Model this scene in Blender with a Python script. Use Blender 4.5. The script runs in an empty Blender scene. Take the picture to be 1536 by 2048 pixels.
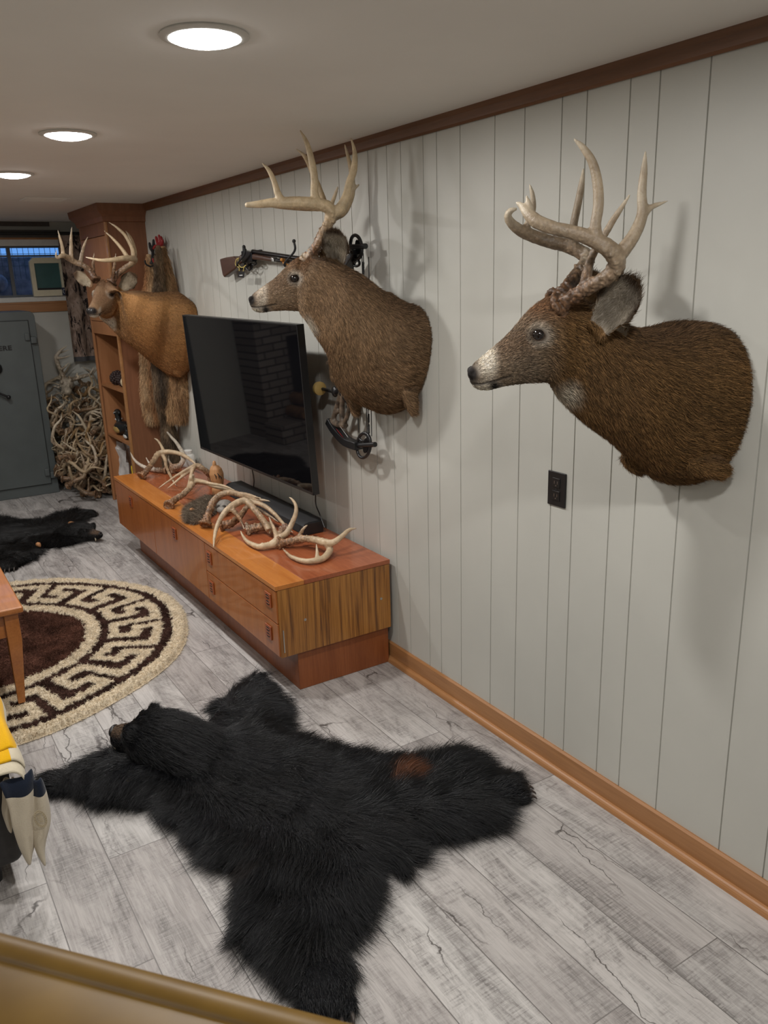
import bpy, bmesh, math, random
import numpy as np
from mathutils import Vector, Matrix
C = bpy.context.scene.collection
PI = math.pi
# ------------------------------------------------------------------ camera, light, exposure
FPX, YAW, PITCH, ROLL, CX, CZ = 1625.5, 0.560635, 0.281403, -0.0297198, -1.813344, 1.677275
IW, IH = 1536, 2048
def cam_basis():
    f = np.array([math.sin(YAW)*math.cos(PITCH), math.cos(YAW)*math.cos(PITCH), -math.sin(PITCH)])
    r = np.array([math.cos(YAW), -math.sin(YAW), 0.0]); u = np.cross(r, f)
    c, s = math.cos(ROLL), math.sin(ROLL)
    return f, c*r+s*u, -s*r+c*u
CF, CR, CU = cam_basis()
CO = np.array([CX, 0.0, CZ])
cam_d = bpy.data.cameras.new('camera'); cam = bpy.data.objects.new('camera', cam_d); C.objects.link(cam)
cam_d.sensor_fit = 'HORIZONTAL'; cam_d.sensor_width = 36.0; cam_d.lens = FPX/IW*36.0
cam_d.clip_start = 0.05; cam_d.clip_end = 60
cam.matrix_world = Matrix(((CR[0], CU[0], -CF[0], CO[0]), (CR[1], CU[1], -CF[1], CO[1]), (CR[2], CU[2], -CF[2], CO[2]), (0, 0, 0, 1)))
cam_d.dof.use_dof = True; cam_d.dof.focus_distance = 2.6; cam_d.dof.aperture_fstop = 14.0
bpy.context.scene.camera = cam
sc = bpy.context.scene
sc.view_settings.view_transform = 'Standard'; sc.view_settings.look = 'None'
sc.view_settings.gamma = 1.0; sc.view_settings.use_curve_mapping = False
sc.view_settings.exposure = -0.26
LIGHT_W = 17.0
LIGHT_COL = (1.0, 0.975, 0.945)
w = bpy.data.worlds.new('dusk_sky'); sc.world = w; w.use_nodes = True
w.node_tree.nodes['Background'].inputs[0].default_value = (0.16, 0.42, 1.0, 1)
w.node_tree.nodes['Background'].inputs[1].default_value = 1.0
sc.cycles.max_bounces = 8; sc.cycles.diffuse_bounces = 5; sc.cycles.glossy_bounces = 4
sc.cycles.transparent_max_bounces = 8; sc.cycles.use_denoising = True
sc.cycles.sample_clamp_indirect = 6.0; sc.cycles.blur_glossy = 0.5
ROOM_H = 2.2
Y_FAR, Y_BACK, X_LEFT = 7.6, -1.6, -4.3
LIGHTS = [(-1.05, 1.90), (-1.05, 3.257), (-1.05, 4.45), (-1.05, 0.55), (-2.9, 0.55), (-2.9, 1.90), (-2.9, 3.257), (-2.9, 4.45), (-1.3, 5.7), (-1.05, -0.8)]
def recessed_lamp(x, y, power):
    ld = bpy.data.lights.new('recessed_lamp', 'AREA'); ld.shape = 'DISK'; ld.size = 0.11; ld.energy = power; ld.color = LIGHT_COL
    lo = bpy.data.objects.new('recessed_lamp', ld); C.objects.link(lo); lo.location = (x, y, ROOM_H-0.026)
    return lo
def ray(px, py):
    return CF + (px-IW/2)/FPX*CR - (py-IH/2)/FPX*CU
def P(px, py, axis, val):
    """the point of the room seen at a photo position, on the plane x|y|z = val"""
    d = ray(px, py); k = 'xyz'.index(axis)
    return CO + d*((val-CO[k])/d[k])
def PN(px, py, O, N):
    d = ray(px, py); return CO + d*(np.dot(np.asarray(O)-CO, N)/np.dot(d, N))
def mpp(pt):
    """metres per photo pixel at a point"""
    return float(np.dot(np.asarray(pt)-CO, CF))/FPX
# ------------------------------------------------------------------ helpers
rng = np.random.default_rng(7)
random.seed(7)
def setp(o, label=None, cat=None, group=None, kind=None):
    if label: o['label'] = label
    if cat: o['category'] = cat
    if group: o['group'] = group
    if kind: o['kind'] = kind
    return o
def thing(name, label, cat, loc, group=None):
    o = bpy.data.objects.new(name, None); C.objects.link(o); o.location = tuple(float(v) for v in loc)
    o.empty_display_size = 0.05
    return setp(o, label, cat, group)
def wloc(o):
    v = Vector((0, 0, 0))
    while o is not None:
        v = v + o.location; o = o.parent
    return np.array(v)
class MB:
    def __init__(s): s.v = []; s.f = []; s.n = 0
    def add(s, verts, faces):
        b = s.n; verts = [tuple(map(float, q)) for q in verts]
        s.v += verts; s.f += [tuple(i+b for i in f) for f in faces]; s.n += len(verts); return s
    def box(s, lo, hi):
        x0, y0, z0 = lo; x1, y1, z1 = hi
        return s.add([(x0,y0,z0),(x1,y0,z0),(x1,y1,z0),(x0,y1,z0),(x0,y0,z1),(x1,y0,z1),(x1,y1,z1),(x0,y1,z1)],
                     [(3,2,1,0),(4,5,6,7),(0,1,5,4),(1,2,6,5),(2,3,7,6),(3,0,4,7)])
    def prism(s, poly, ext):
        n = len(poly); poly = [np.asarray(q, float) for q in poly]; ext = np.asarray(ext, float)
        v = poly + [q+ext for q in poly]
        return s.add(v, [tuple(range(n))[::-1], tuple(range(n, 2*n))] + [(i, (i+1)%n, n+(i+1)%n, n+i) for i in range(n)])
    def rings(s, R, cap=True, closed=False):
        m = len(R[0]); v = [q for r in R for q in r]; f = []
        k = len(R)
        for i in range(k if closed else k-1):
            a, b = i*m, ((i+1)%k)*m
            f += [(a+j, a+(j+1)%m, b+(j+1)%m, b+j) for j in range(m)]
        if cap and not closed: f += [tuple(range(m))[::-1], tuple(range((k-1)*m, k*m))]
        return s.add(v, f)
    def tube(s, pts, rad, n=10, cap=True, closed=False):
        pts = [np.asarray(q, float) for q in pts]; k = len(pts)
        rad = [rad]*k if np.isscalar(rad) else list(rad)
        T = []
        for i in range(k):
            a = pts[(i-1)%k] if (closed or i > 0) else pts[i]; b = pts[(i+1)%k] if (closed or i < k-1) else pts[i]
            t = b-a; T.append(t/max(np.linalg.norm(t), 1e-9))
        ref = np.array([0,0,1.0]) if abs(T[0][2]) < 0.9 else np.array([1.0,0,0])
        nrm = np.cross(T[0], ref); nrm /= np.linalg.norm(nrm); R = []
        for i in range(k):
            nrm = nrm - T[i]*np.dot(nrm, T[i]); nrm /= max(np.linalg.norm(nrm), 1e-9); bi = np.cross(T[i], nrm)
            R.append([pts[i]+rad[i]*(math.cos(2*PI*j/n)*nrm+math.sin(2*PI*j/n)*bi) for j in range(n)])
        return s.rings(R, cap, closed)
    def ball(s, c, r, nu=16, nv=10, rot=None):
        c = np.asarray(c, float); r = np.ones(3)*r if np.isscalar(r) else np.asarray(r, float); R = []
        rot = np.eye(3) if rot is None else rot
        for i in range(nv+1):
            th = PI*(0.02+0.96*i/nv)
            R.append([c+rot@(r*np.array([math.sin(th)*math.cos(2*PI*j/nu), math.sin(th)*math.sin(2*PI*j/nu), -math.cos(th)])) for j in range(nu)])
        return s.rings(R)
    def lathe(s, c, prof, n=24, ax=(0,0,1)):
        ax = np.asarray(ax, float); ax /= np.linalg.norm(ax)
        ref = np.array([1.0,0,0]) if abs(ax[0]) < 0.9 else np.array([0,1.0,0])
        u = np.cross(ax, ref); u /= np.linalg.norm(u); v = np.cross(ax, u); c = np.asarray(c, float)
        return s.rings([[c+ax*h+r*(math.cos(2*PI*j/n)*u+math.sin(2*PI*j/n)*v) for j in range(n)] for r, h in prof])
def mesh_of(name, mb, smooth=False):
    me = bpy.data.meshes.new(name); me.from_pydata(mb.v, [], mb.f); me.update()
    bm = bmesh.new(); bm.from_mesh(me); bmesh.ops.recalc_face_normals(bm, faces=bm.faces); bm.to_mesh(me); bm.free()
    if smooth: me.polygons.foreach_set('use_smooth', [True]*len(me.polygons))
    return me
def link(name, me, mat, parent=None):
    """one mesh object; its vertices are given in room coordinates and moved to its own base"""
    o = bpy.data.objects.new(name, me); C.objects.link(o)
    if mat is not None and len(me.materials) == 0: me.materials.append(mat)
    if parent is None:
        co = np.empty(len(me.vertices)*3, np.float32); me.vertices.foreach_get('co', co); co = co.reshape(-1, 3)
        lo, hi = co.min(0), co.max(0); base = np.array([(lo[0]+hi[0])/2, (lo[1]+hi[1])/2, lo[2]])
    else:
        base = wloc(parent); o.parent = parent
    me.transform(Matrix.Translation(-Vector([float(q) for q in base])))
    if parent is None: o.location = tuple(float(q) for q in base)
    return o
def obj(name, mb, mat, parent=None, smooth=False, bevel=0, seg=2):
    o = link(name, mesh_of(name, mb, smooth or bevel > 0), mat, parent)
    if bevel:
        m = o.modifiers.new('bevel', 'BEVEL'); m.width = bevel; m.segments = seg; m.limit_method = 'ANGLE'; m.angle_limit = math.radians(40)
        m2 = o.modifiers.new('wn', 'WEIGHTED_NORMAL'); m2.keep_sharp = True
    elif smooth:
        try: o.data.set_sharp_from_angle(angle=math.radians(50))
        except Exception: pass
    return o
def struct(name, mb, mat, **k):
    o = obj(name, mb, mat, **k); o['kind'] = 'structure'; return o
def remeshed(mb, voxel, smooth_it=2):
    me = mesh_of('tmp', mb); o = bpy.data.objects.new('tmp', me); C.objects.link(o)
    m = o.modifiers.new('r', 'REMESH'); m.mode = 'VOXEL'; m.voxel_size = voxel; m.use_smooth_shade = True
    if smooth_it:
        s = o.modifiers.new('s', 'SMOOTH'); s.iterations = smooth_it; s.factor = 0.5
    dg = bpy.context.evaluated_depsgraph_get(); dg.update()
    out = bpy.data.meshes.new_from_object(o.evaluated_get(dg))
    bpy.data.objects.remove(o); bpy.data.meshes.remove(me)
    out.polygons.foreach_set('use_smooth', [True]*len(out.polygons))
    return out
def get_co(me):
    co = np.empty(len(me.vertices)*3, np.float32); me.vertices.foreach_get('co', co); return co.reshape(-1, 3).astype(float)
def get_no(me):
    co = np.empty(len(me.vertices)*3, np.float32); me.vertices.foreach_get('normal', co); return co.reshape(-1, 3).astype(float)
def set_co(me, co):
    me.vertices.foreach_set('co', co.astype(np.float32).ravel()); me.update()
def set_col(me, col):
    a = me.color_attributes.new('tone', 'FLOAT_COLOR', 'POINT')
    c4 = np.ones((len(col), 4), np.float32); c4[:, :3] = col; a.data.foreach_set('color', c4.ravel())
def vnoise(p, scale, seed=0):
    """cheap smooth value noise in 0..1 for arrays of points"""
    p = np.asarray(p)*scale; i = np.floor(p).astype(np.int64); f = p-i; f = f*f*(3-2*f); out = 0
    def h(a):
        n = (a[:, 0]*73856093) ^ (a[:, 1]*19349663) ^ (a[:, 2]*83492791) ^ (seed*2654435761 & 0xffffffff)
        n = (n ^ (n >> 13)) * 1274126177 & 0x7fffffff
        return ((n ^ (n >> 16)) & 0xffff)/65535.0
    for dx in (0, 1):
        for dy in (0, 1):
            for dz in (0, 1):
                wgt = (f[:, 0] if dx else 1-f[:, 0])*(f[:, 1] if dy else 1-f[:, 1])*(f[:, 2] if dz else 1-f[:, 2])
                out = out + wgt*h(i+np.array([dx, dy, dz]))
    return out
def spline(pts, n):
    """Catmull-Rom through rows of any width"""
    p = np.asarray(pts, float)
    if len(p) < 3: return np.array([p[0]+(p[-1]-p[0])*t for t in np.linspace(0, 1, n)])
    q = np.vstack([2*p[0]-p[1], p, 2*p[-1]-p[-2]]); out = []
    for t in np.linspace(0, len(p)-1-1e-9, n):
        i = int(t); f = t-i; a, b, c, d = q[i:i+4]
        out.append(0.5*(2*b+(c-a)*f+(2*a-5*b+4*c-d)*f*f+(3*b-a-3*c+d)*f**3))
    return np.array(out)
def nrm(v): v = np.asarray(v, float); return v/max(np.linalg.norm(v), 1e-9)
# ------------------------------------------------------------------ materials
class NT:
    def __init__(s, name):
        s.m = bpy.data.materials.new(name); s.m.use_nodes = True; s.t = s.m.node_tree; s.b = s.t.nodes['Principled BSDF']; s.out = s.t.nodes['Material Output']
    def n(s, typ, **kw):
        x = s.t.nodes.new(typ)
        for k, v in kw.items(): setattr(x, k, v)
        return x
    def l(s, a, b): s.t.links.new(a, b)
    def val(s, node, **kw):
        for k, v in kw.items(): node.inputs[k.replace('_', ' ')].default_value = v
        return node
    def coords(s, scale=(1, 1, 1), kind='Object', rot=(0, 0, 0), loc=(0, 0, 0)):
        tc = s.n('ShaderNodeTexCoord'); mp = s.n('ShaderNodeMapping'); s.l(tc.outputs[kind], mp.inputs['Vector'])
        mp.inputs['Scale'].default_value = scale; mp.inputs['Rotation'].default_value = rot; mp.inputs['Location'].default_value = loc
        return mp.outputs[0]
    def noise(s, vec, scale, detail=4, rough=0.55, dist=0.0):
        x = s.n('ShaderNodeTexNoise'); x.inputs['Scale'].default_value = scale; x.inputs['Detail'].default_value = detail
        x.inputs['Roughness'].default_value = rough; x.inputs['Distortion'].default_value = dist
        if vec is not None: s.l(vec, x.inputs['Vector'])
        return x.outputs['Fac']
    def ramp(s, fac, stops, interp='LINEAR'):
        r = s.n('ShaderNodeValToRGB'); cr = r.color_ramp; cr.interpolation = interp
        while len(cr.elements) < len(stops): cr.elements.new(0.5)
        for e, (p, c) in zip(cr.elements, stops):
            e.position = p; e.color = (*c, 1) if len(c) == 3 else c
        if fac is not None: s.l(fac, r.inputs['Fac'])
        return r.outputs['Color']
    def mix(s, fac, a, b, mode='MIX'):
        x = s.n('ShaderNodeMix', data_type='RGBA', blend_type=mode)
        for v, i in ((fac, 0), (a, 6), (b, 7)):
            if hasattr(v, 'is_output'): s.l(v, x.inputs[i])
            elif i == 0: x.inputs[0].default_value = v
            else: x.inputs[i].default_value = (*v, 1)
        return x.outputs[2]
    def math(s, op, a, b=None, clamp=False):
        x = s.n('ShaderNodeMath', operation=op, use_clamp=clamp)
        for v, i in ((a, 0), (b, 1)):
            if v is None: continue
            if hasattr(v, 'is_output'): s.l(v, x.inputs[i])
            else: x.inputs[i].default_value = v
        return x.outputs[0]
    def bump(s, h, strength=0.2, dist=0.01):
        x = s.n('ShaderNodeBump'); x.inputs['Strength'].default_value = strength; x.inputs['Distance'].default_value = dist
        s.l(h, x.inputs['Height']); s.l(x.outputs[0], s.b.inputs['Normal']); return x
    def base(s, c):
        if hasattr(c, 'is_output'): s.l(c, s.b.inputs['Base Color'])
        else: s.b.inputs['Base Color'].default_value = (*c, 1)
        return s
    def set(s, rough=0.5, metal=0.0, spec=0.5, coat=0.0, emit=None, estr=0.0, sheen=0.0):
        s.b.inputs['Roughness'].default_value = rough; s.b.inputs['Metallic'].default_value = metal
        s.b.inputs['Specular IOR Level'].default_value = spec; s.b.inputs['Coat Weight'].default_value = coat
        s.b.inputs['Sheen Weight'].default_value = sheen
        if emit: s.b.inputs['Emission Color'].default_value = (*emit, 1); s.b.inputs['Emission Strength'].default_value = estr
        return s
def plain(name, col, rough=0.5, metal=0.0, spec=0.5, var=0.12, scale=30, bump=0.0, **kw):
    t = NT(name); v = t.noise(t.coords(), scale, 3)
    a = tuple(min(1, c*(1+var)) for c in col); b = tuple(c*(1-var) for c in col)
    t.base(t.ramp(v, [(0.3, b), (0.7, a)])).set(rough, metal, spec, **kw)
    if bump: t.bump(v, bump, 0.004)
    return t.m
def wood(name, dark, light, axis='y', scale=14, stretch=14, rough=0.35, contrast=(0.32, 0.68), fine=0.35, coat=0.0, spec=0.5):
    t = NT(name); sx = [1, 1, 1]; k = 'xyz'.index(axis); sx = [1.0 if i != k else 1.0/stretch for i in range(3)]
    vec = t.coords(tuple(sx)); g = t.noise(vec, scale, 6, 0.6, 0.6); f = t.noise(vec, scale*9, 3, 0.6)
    c = t.ramp(g, [(contrast[0], dark), (contrast[1], light)])
    c = t.mix(fine, c, t.ramp(f, [(0.35, tuple(q*0.55 for q in dark)), (0.6, light)]), 'MULTIPLY') if False else t.mix(fine, c, t.ramp(f, [(0.38, dark), (0.62, light)]))
    t.base(c).set(rough, 0, spec, coat); t.bump(f, 0.05, 0.002); return t.m
def vcol(name, rough=0.6, spec=0.3, noise=0.0, nscale=120, bump=0.0, bscale=150):
    t = NT(name); a = t.n('ShaderNodeAttribute', attribute_name='tone'); c = a.outputs['Color']
    if noise:
        v = t.noise(t.coords(), nscale, 4, 0.7)
        c = t.mix(noise, c, t.ramp(v, [(0.3, (0.25, 0.25, 0.25)), (0.7, (1.5, 1.5, 1.5))]), 'MULTIPLY')
    t.base(c).set(rough, 0, spec)
    if bump: t.bump(t.noise(t.coords(), bscale, 4, 0.7), bump, 0.003)
    return t.m
def hair_mat(name, rough=0.5, spec=0.3):
    t = NT(name); a = t.n('ShaderNodeAttribute', attribute_name='tone'); t.base(a.outputs['Color']).set(rough, 0, spec); return t.m
def fur(name, roots, dirs, norms, lengths, cols, radius, mat, parent, lift=0.5, droop=0.35, k=4, curl=0.25):
    """strands of hair as one curves object"""
    n = len(roots); base = wloc(parent); t = np.linspace(0, 1, k)
    jit = rng.normal(0, curl, (n, 3)); d0 = dirs + lift*norms + jit; d0 /= np.linalg.norm(d0, axis=1)[:, None]
    pts = np.zeros((n, k, 3))
    for i, s in enumerate(t):
        bend = dirs*s*s*droop - norms*s*s*droop*lift + rng.normal(0, 0.04, (n, 3))*s
        pts[:, i] = roots + lengths[:, None]*(d0*s + bend*s)
    pts -= base
    cu = bpy.data.hair_curves.new(name); cu.add_curves([k]*n)
    cu.attributes['position'].data.foreach_set('vector', pts.astype(np.float32).ravel())
    ra = cu.attributes.get('radius') or cu.attributes.new('radius', 'FLOAT', 'POINT')
    rr = (np.broadcast_to(np.asarray(radius), (n,))[:, None]*(1-t*0.85)[None, :]).astype(np.float32); ra.data.foreach_set('value', rr.ravel())
    ca = cu.attributes.new('tone', 'FLOAT_COLOR', 'CURVE'); c4 = np.ones((n, 4), np.float32); c4[:, :3] = cols; ca.data.foreach_set('color', c4.ravel())
    cu.materials.append(mat); o = bpy.data.objects.new(name, cu); C.objects.link(o); o.parent = parent; return o
def scatter(me, n, weight=None):
    """random surface points: positions, normals, vertex-interpolated weights via triangles (mesh in its own coordinates)"""
    me.calc_loop_triangles(); tri = np.empty(len(me.loop_triangles)*3, np.int32); me.loop_triangles.foreach_get('vertices', tri); tri = tri.reshape(-1, 3)
    co, no = get_co(me), get_no(me); a, b, c = co[tri[:, 0]], co[tri[:, 1]], co[tri[:, 2]]
    ar = np.linalg.norm(np.cross(b-a, c-a), axis=1)
    if weight is not None: ar = ar*weight[tri].mean(1)
    i = rng.choice(len(tri), n, p=ar/ar.sum()); u = rng.random((n, 2)); fl = u.sum(1) > 1; u[fl] = 1-u[fl]
    wv = np.stack([1-u.sum(1), u[:, 0], u[:, 1]], 1); T = tri[i]
    pos = (co[T]*wv[:, :, None]).sum(1); nn = (no[T]*wv[:, :, None]).sum(1); nn /= np.linalg.norm(nn, axis=1)[:, None]
    return pos, nn, T, wv
M = {}
# ------------------------------------------------------------------ room materials
def mat_floor():
    t = NT('weathered_vinyl_plank')
    vec = t.coords(rot=(0, 0, PI/2))
    br = t.n('ShaderNodeTexBrick', offset=0.37, offset_frequency=2, squash=1.0)
    t.val(br, Scale=1.0, Mortar_Size=0.0016, Mortar_Smooth=0.1, Bias=0.0, Brick_Width=1.22, Row_Height=0.178)
    br.inputs['Color1'].default_value = (0, 0, 0, 1); br.inputs['Color2'].default_value = (1, 1, 1, 1); br.inputs['Mortar'].default_value = (0.5, 0.5, 0.5, 1)
    t.l(vec, br.inputs['Vector']); rnd = br.outputs['Color']
    # per plank shift of the pattern
    sh = t.n('ShaderNodeVectorMath', operation='MULTIPLY_ADD'); t.l(rnd, sh.inputs[0]); sh.inputs[1].default_value = (7.3, 13.1, 5.7)
    v0 = t.coords(); t.l(v0, sh.inputs[2]); sv = sh.outputs[0]
    def mp(scale):
        m = t.n('ShaderNodeMapping'); t.l(sv, m.inputs['Vector']); m.inputs['Scale'].default_value = scale; return m.outputs[0]
    broad = t.noise(mp((5, 1.3, 1)), 1.0, 5, 0.62, 0.5)
    patch = t.noise(mp((8, 2.4, 1)), 1.0, 7, 0.76, 1.0)
    saw = t.noise(mp((9, 170, 1)), 1.0, 3, 0.75, 0.4)
    zone = t.noise(mp((4.6, 1.5, 1)), 1.0, 4, 0.6, 0.7)
    speck = t.noise(mp((70, 30, 1)), 1.0, 5, 0.75, 0.6)
    grain = t.noise(mp((120, 5, 1)), 1.0, 5, 0.7, 0.5)
    c = t.ramp(broad, [(0.30, (0.30, 0.272, 0.258)), (0.46, (0.45, 0.422, 0.40)), (0.7, (0.56, 0.54, 0.515))])
    c = t.mix(0.5, c, t.ramp(rnd, [(0.0, (0.23, 0.20, 0.19)), (0.35, (0.43, 0.40, 0.385)), (1.0, (0.60, 0.585, 0.565))]))
    dark = t.math('MULTIPLY', t.math('SUBTRACT', patch, 0.445), 6.0, True)
    rough_m = t.math('MULTIPLY', t.math('SUBTRACT', saw, 0.43), 6.0, True)
    sp = t.math('MULTIPLY', t.math('SUBTRACT', speck, 0.44), 6.0, True)
    dm = t.math('MULTIPLY', dark, t.math('ADD', t.math('MULTIPLY', t.math('MAXIMUM', rough_m, t.math('MULTIPLY', sp, 0.8)), 0.8), 0.2))
    c = t.mix(t.math('MULTIPLY', dm, 0.85), c, (0.10, 0.088, 0.083))
    zm = t.math('MULTIPLY', t.math('SUBTRACT', zone, 0.49), 5.0, True)
    c = t.mix(t.math('MULTIPLY', zm, t.math('ADD', t.math('MULTIPLY', t.math('MAXIMUM', rough_m, sp), 0.40), 0.42)), c, (0.12, 0.107, 0.102))
    c = t.mix(0.17, c, t.ramp(grain, [(0.38, (0.11, 0.10, 0.095)), (0.58, (0.68, 0.655, 0.635))]))
    # cracks
    cv = t.n('ShaderNodeTexVoronoi', feature='DISTANCE_TO_EDGE'); cv.inputs['Scale'].default_value = 1.0
    dn = t.n('ShaderNodeTexNoise'); dn.inputs['Scale'].default_value = 14; dn.inputs['Detail'].default_value = 5; t.l(sv, dn.inputs['Vector'])
    dm2 = t.n('ShaderNodeVectorMath', operation='MULTIPLY_ADD'); t.l(dn.outputs['Color'], dm2.inputs[0]); dm2.inputs[1].default_value = (0.6, 0.22, 0.0); t.l(mp((8.5, 1.6, 1)), dm2.inputs[2])
    t.l(dm2.outputs[0], cv.inputs['Vector'])
    cr = t.math('MULTIPLY', t.math('MULTIPLY', t.math('SUBTRACT', 0.016, cv.outputs['Distance']), 90, True), t.math('MULTIPLY', t.math('SUBTRACT', t.noise(mp((5, 2.2, 1)), 1.0, 3), 0.52), 9, True))
    c = t.mix(t.math('MULTIPLY', cr, 0.9), c, (0.06, 0.05, 0.046))
    c = t.mix(t.math('MULTIPLY', br.outputs['Fac'], 0.75), c, (0.09, 0.08, 0.075))
    t.base(c).set(0.46, 0, 0.4)
    h = t.math('SUBTRACT', t.math('MULTIPLY', grain, 0.5), t.math('ADD', t.math('MULTIPLY', cr, 0.8), br.outputs['Fac']))
    t.bump(h, 0.12, 0.002)
    return t.m
M['floor'] = mat_floor()
def mat_panel(name, c):
    t = NT(name); v = t.noise(t.coords(), 2.2, 3); f = t.noise(t.coords((60, 60, 8)), 8, 3)
    t.base(t.ramp(v, [(0.3, tuple(q*0.95 for q in c)), (0.7, tuple(q*1.04 for q in c))])).set(0.42, 0, 0.4); t.bump(f, 0.06, 0.002); return t.m
M['wall'] = mat_panel('painted_wood_panelling', (0.515, 0.51, 0.465))
M['ceiling'] = plain('matte_ceiling_paint', (0.80, 0.775, 0.735), 0.9, var=0.02, scale=3)
M['trim'] = wood('honey_trim_wood', (0.30, 0.135, 0.048), (0.44, 0.215, 0.085), 'y', 10, 18, 0.38, coat=0.15)
M['crown'] = wood('dark_crown_wood', (0.115, 0.048, 0.02), (0.20, 0.09, 0.04), 'y', 10, 18, 0.4)
M['teak'] = wood('teak_veneer', (0.29, 0.082, 0.017), (0.43, 0.14, 0.032), 'z', 20, 16, 0.33, coat=0.2)
M['teak_side'] = wood('teak_plinth', (0.20, 0.055, 0.016), (0.31, 0.095, 0.028), 'z', 16, 14, 0.38)
M['teak_top'] = wood('teak_top_strip', (0.42, 0.135, 0.026), (0.55, 0.205, 0.046), 'y', 14, 16, 0.26, coat=0.3)
M['teak_red'] = wood('red_teak_top', (0.27, 0.07, 0.026), (0.39, 0.115, 0.045), 'y', 9, 8, 0.26, coat=0.3)
def mat_zebra():
    t = NT('zebrano_end_panel'); v = t.coords((1, 1, 0.03)); g = t.noise(v, 62, 5, 0.6, 0.2); f = t.noise(v, 190, 3)
    c = t.ramp(g, [(0.38, (0.085, 0.03, 0.008)), (0.47, (0.27, 0.105, 0.02)), (0.62, (0.43, 0.19, 0.04))])
    c = t.mix(0.3, c, t.ramp(f, [(0.4, (0.14, 0.05, 0.012)), (0.6, (0.46, 0.2, 0.045))])); t.base(c).set(0.36, 0, 0.5, 0.2); return t.m
M['zebra'] = mat_zebra()
M['case'] = wood('bookcase_wood', (0.30, 0.125, 0.047), (0.40, 0.18, 0.075), 'z', 8, 12, 0.5)
M['case_dark'] = wood('bookcase_side_wood', (0.19, 0.075, 0.034), (0.27, 0.115, 0.055), 'z', 8, 12, 0.5)
M['table'] = wood('cherry_table_wood', (0.34, 0.115, 0.028), (0.50, 0.19, 0.05), 'y', 12, 12, 0.3, coat=0.3)
M['black'] = plain('black_plastic', (0.012, 0.012, 0.013), 0.35, spec=0.5)
M['black_matte'] = plain('matte_black', (0.014, 0.014, 0.015), 0.65)
M['screen'] = plain('tv_glass', (0.004, 0.004, 0.005), 0.03, spec=0.22, var=0.0)
M['safe'] = plain('grey_safe_paint', (0.085, 0.098, 0.098), 0.42, var=0.08, scale=6)
M['safe_dark'] = plain('dark_safe_gap', (0.02, 0.022, 0.022), 0.6)
M['steel'] = plain('bright_steel', (0.55, 0.55, 0.53), 0.3, 1.0)
M['blued'] = plain('blued_steel', (0.03, 0.03, 0.033), 0.28, 0.9)
M['walnut'] = wood('walnut_gun_stock', (0.045, 0.02, 0.013), (0.085, 0.04, 0.026), 'y', 20, 10, 0.35)
M['white_paint'] = plain('white_window_paint', (0.62, 0.61, 0.57), 0.5, var=0.05)
M['cream_plastic'] = plain('cream_plastic', (0.62, 0.57, 0.42), 0.45, var=0.05)
# ------------------------------------------------------------------ the room shell
mb = MB(); mb.box((X_LEFT, Y_BACK, -0.12), (0.0, Y_FAR, 0.0)); fl = struct('floor', mb, M['floor'])
mb = MB(); mb.box((X_LEFT-.1, Y_BACK-.1, ROOM_H), (0.1, Y_FAR+.1, ROOM_H+0.1)); struct('ceiling', mb, M['ceiling'])
gy = [-1.45, -1.31, -1.21, -1.06, -0.92, -0.80, -0.66, -0.52, -0.42, -0.27, -0.13, -0.03, 0.12, 0.26, 0.37, 0.51, 0.66, 0.76, 0.90, 1.02, 1.156, 1.377, 1.524, 1.619, 1.771, 1.867, 2.024, 2.163, 2.342, 2.475,
      2.556, 2.70, 2.795, 2.93, 3.07, 3.165, 3.32, 3.42, 3.57, 3.71, 3.81, 3.96, 4.06, 4.21, 4.35, 4.45, 4.60, 4.70, 4.85, 4.99, 5.09, 5.24, 5.35, 5.49, 5.63, 5.73, 5.9, 6.05, 6.2, 6.4, 6.6, 6.8, 7.0, 7.2, 7.4]
prof = [(0.0, Y_BACK)]
for g in gy: prof += [(0.0, g-0.0022), (0.005, g-0.0012), (0.005, g+0.0012), (0.0, g+0.0022)]
prof += [(0.0, Y_FAR)]
mb = MB(); n = len(prof); V = [(x, y, 0) for x, y in prof]+[(x, y, ROOM_H) for x, y in prof]
mb.add(V, [(i, i+1, n+i+1, n+i) for i in range(n-1)])
b0 = mb.n; mb.add([(0.1, Y_BACK, 0), (0.1, Y_FAR, 0), (0.1, Y_FAR, ROOM_H), (0.1, Y_BACK, ROOM_H)], [(0, 1, 2, 3)])
wr = struct('wall_right', mb, M['wall'])
mb = MB(); mb.box((X_LEFT-0.1, Y_BACK, 0), (X_LEFT, Y_FAR, ROOM_H)); struct('wall_left', mb, M['wall'])
mb = MB(); mb.box((X_LEFT, Y_BACK-0.1, 0), (0, Y_BACK, ROOM_H)); struct('wall_back', mb, M['wall'])
# far wall with the window opening
WX0, WX1, WZ0, WZ1 = -1.75, -0.20, 1.60, 2.01
mb = MB(); mb.box((X_LEFT, Y_FAR, 0), (0, Y_FAR+0.12, WZ0)); mb.box((X_LEFT, Y_FAR, WZ1), (0, Y_FAR+0.12, ROOM_H))
mb.box((X_LEFT, Y_FAR, WZ0), (WX0, Y_FAR+0.12, WZ1)); mb.box((WX1, Y_FAR, WZ0), (0, Y_FAR+0.12, WZ1)); struct('wall_far', mb, M['wall'])
def strip(name, y0, y1, prof, mat):
    """a moulding along the right wall: prof = (distance from wall, height) points"""
    m = MB(); m.prism([(-a, y0, b) for a, b in prof], (0, y1-y0, 0)); return struct(name, m, mat)
strip('trim_1', Y_BACK, 5.85, [(0, ROOM_H), (0, 2.156), (0.006, 2.153), (0.014, 2.160), (0.016, 2.185), (0.022, ROOM_H)], M['crown'])
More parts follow.
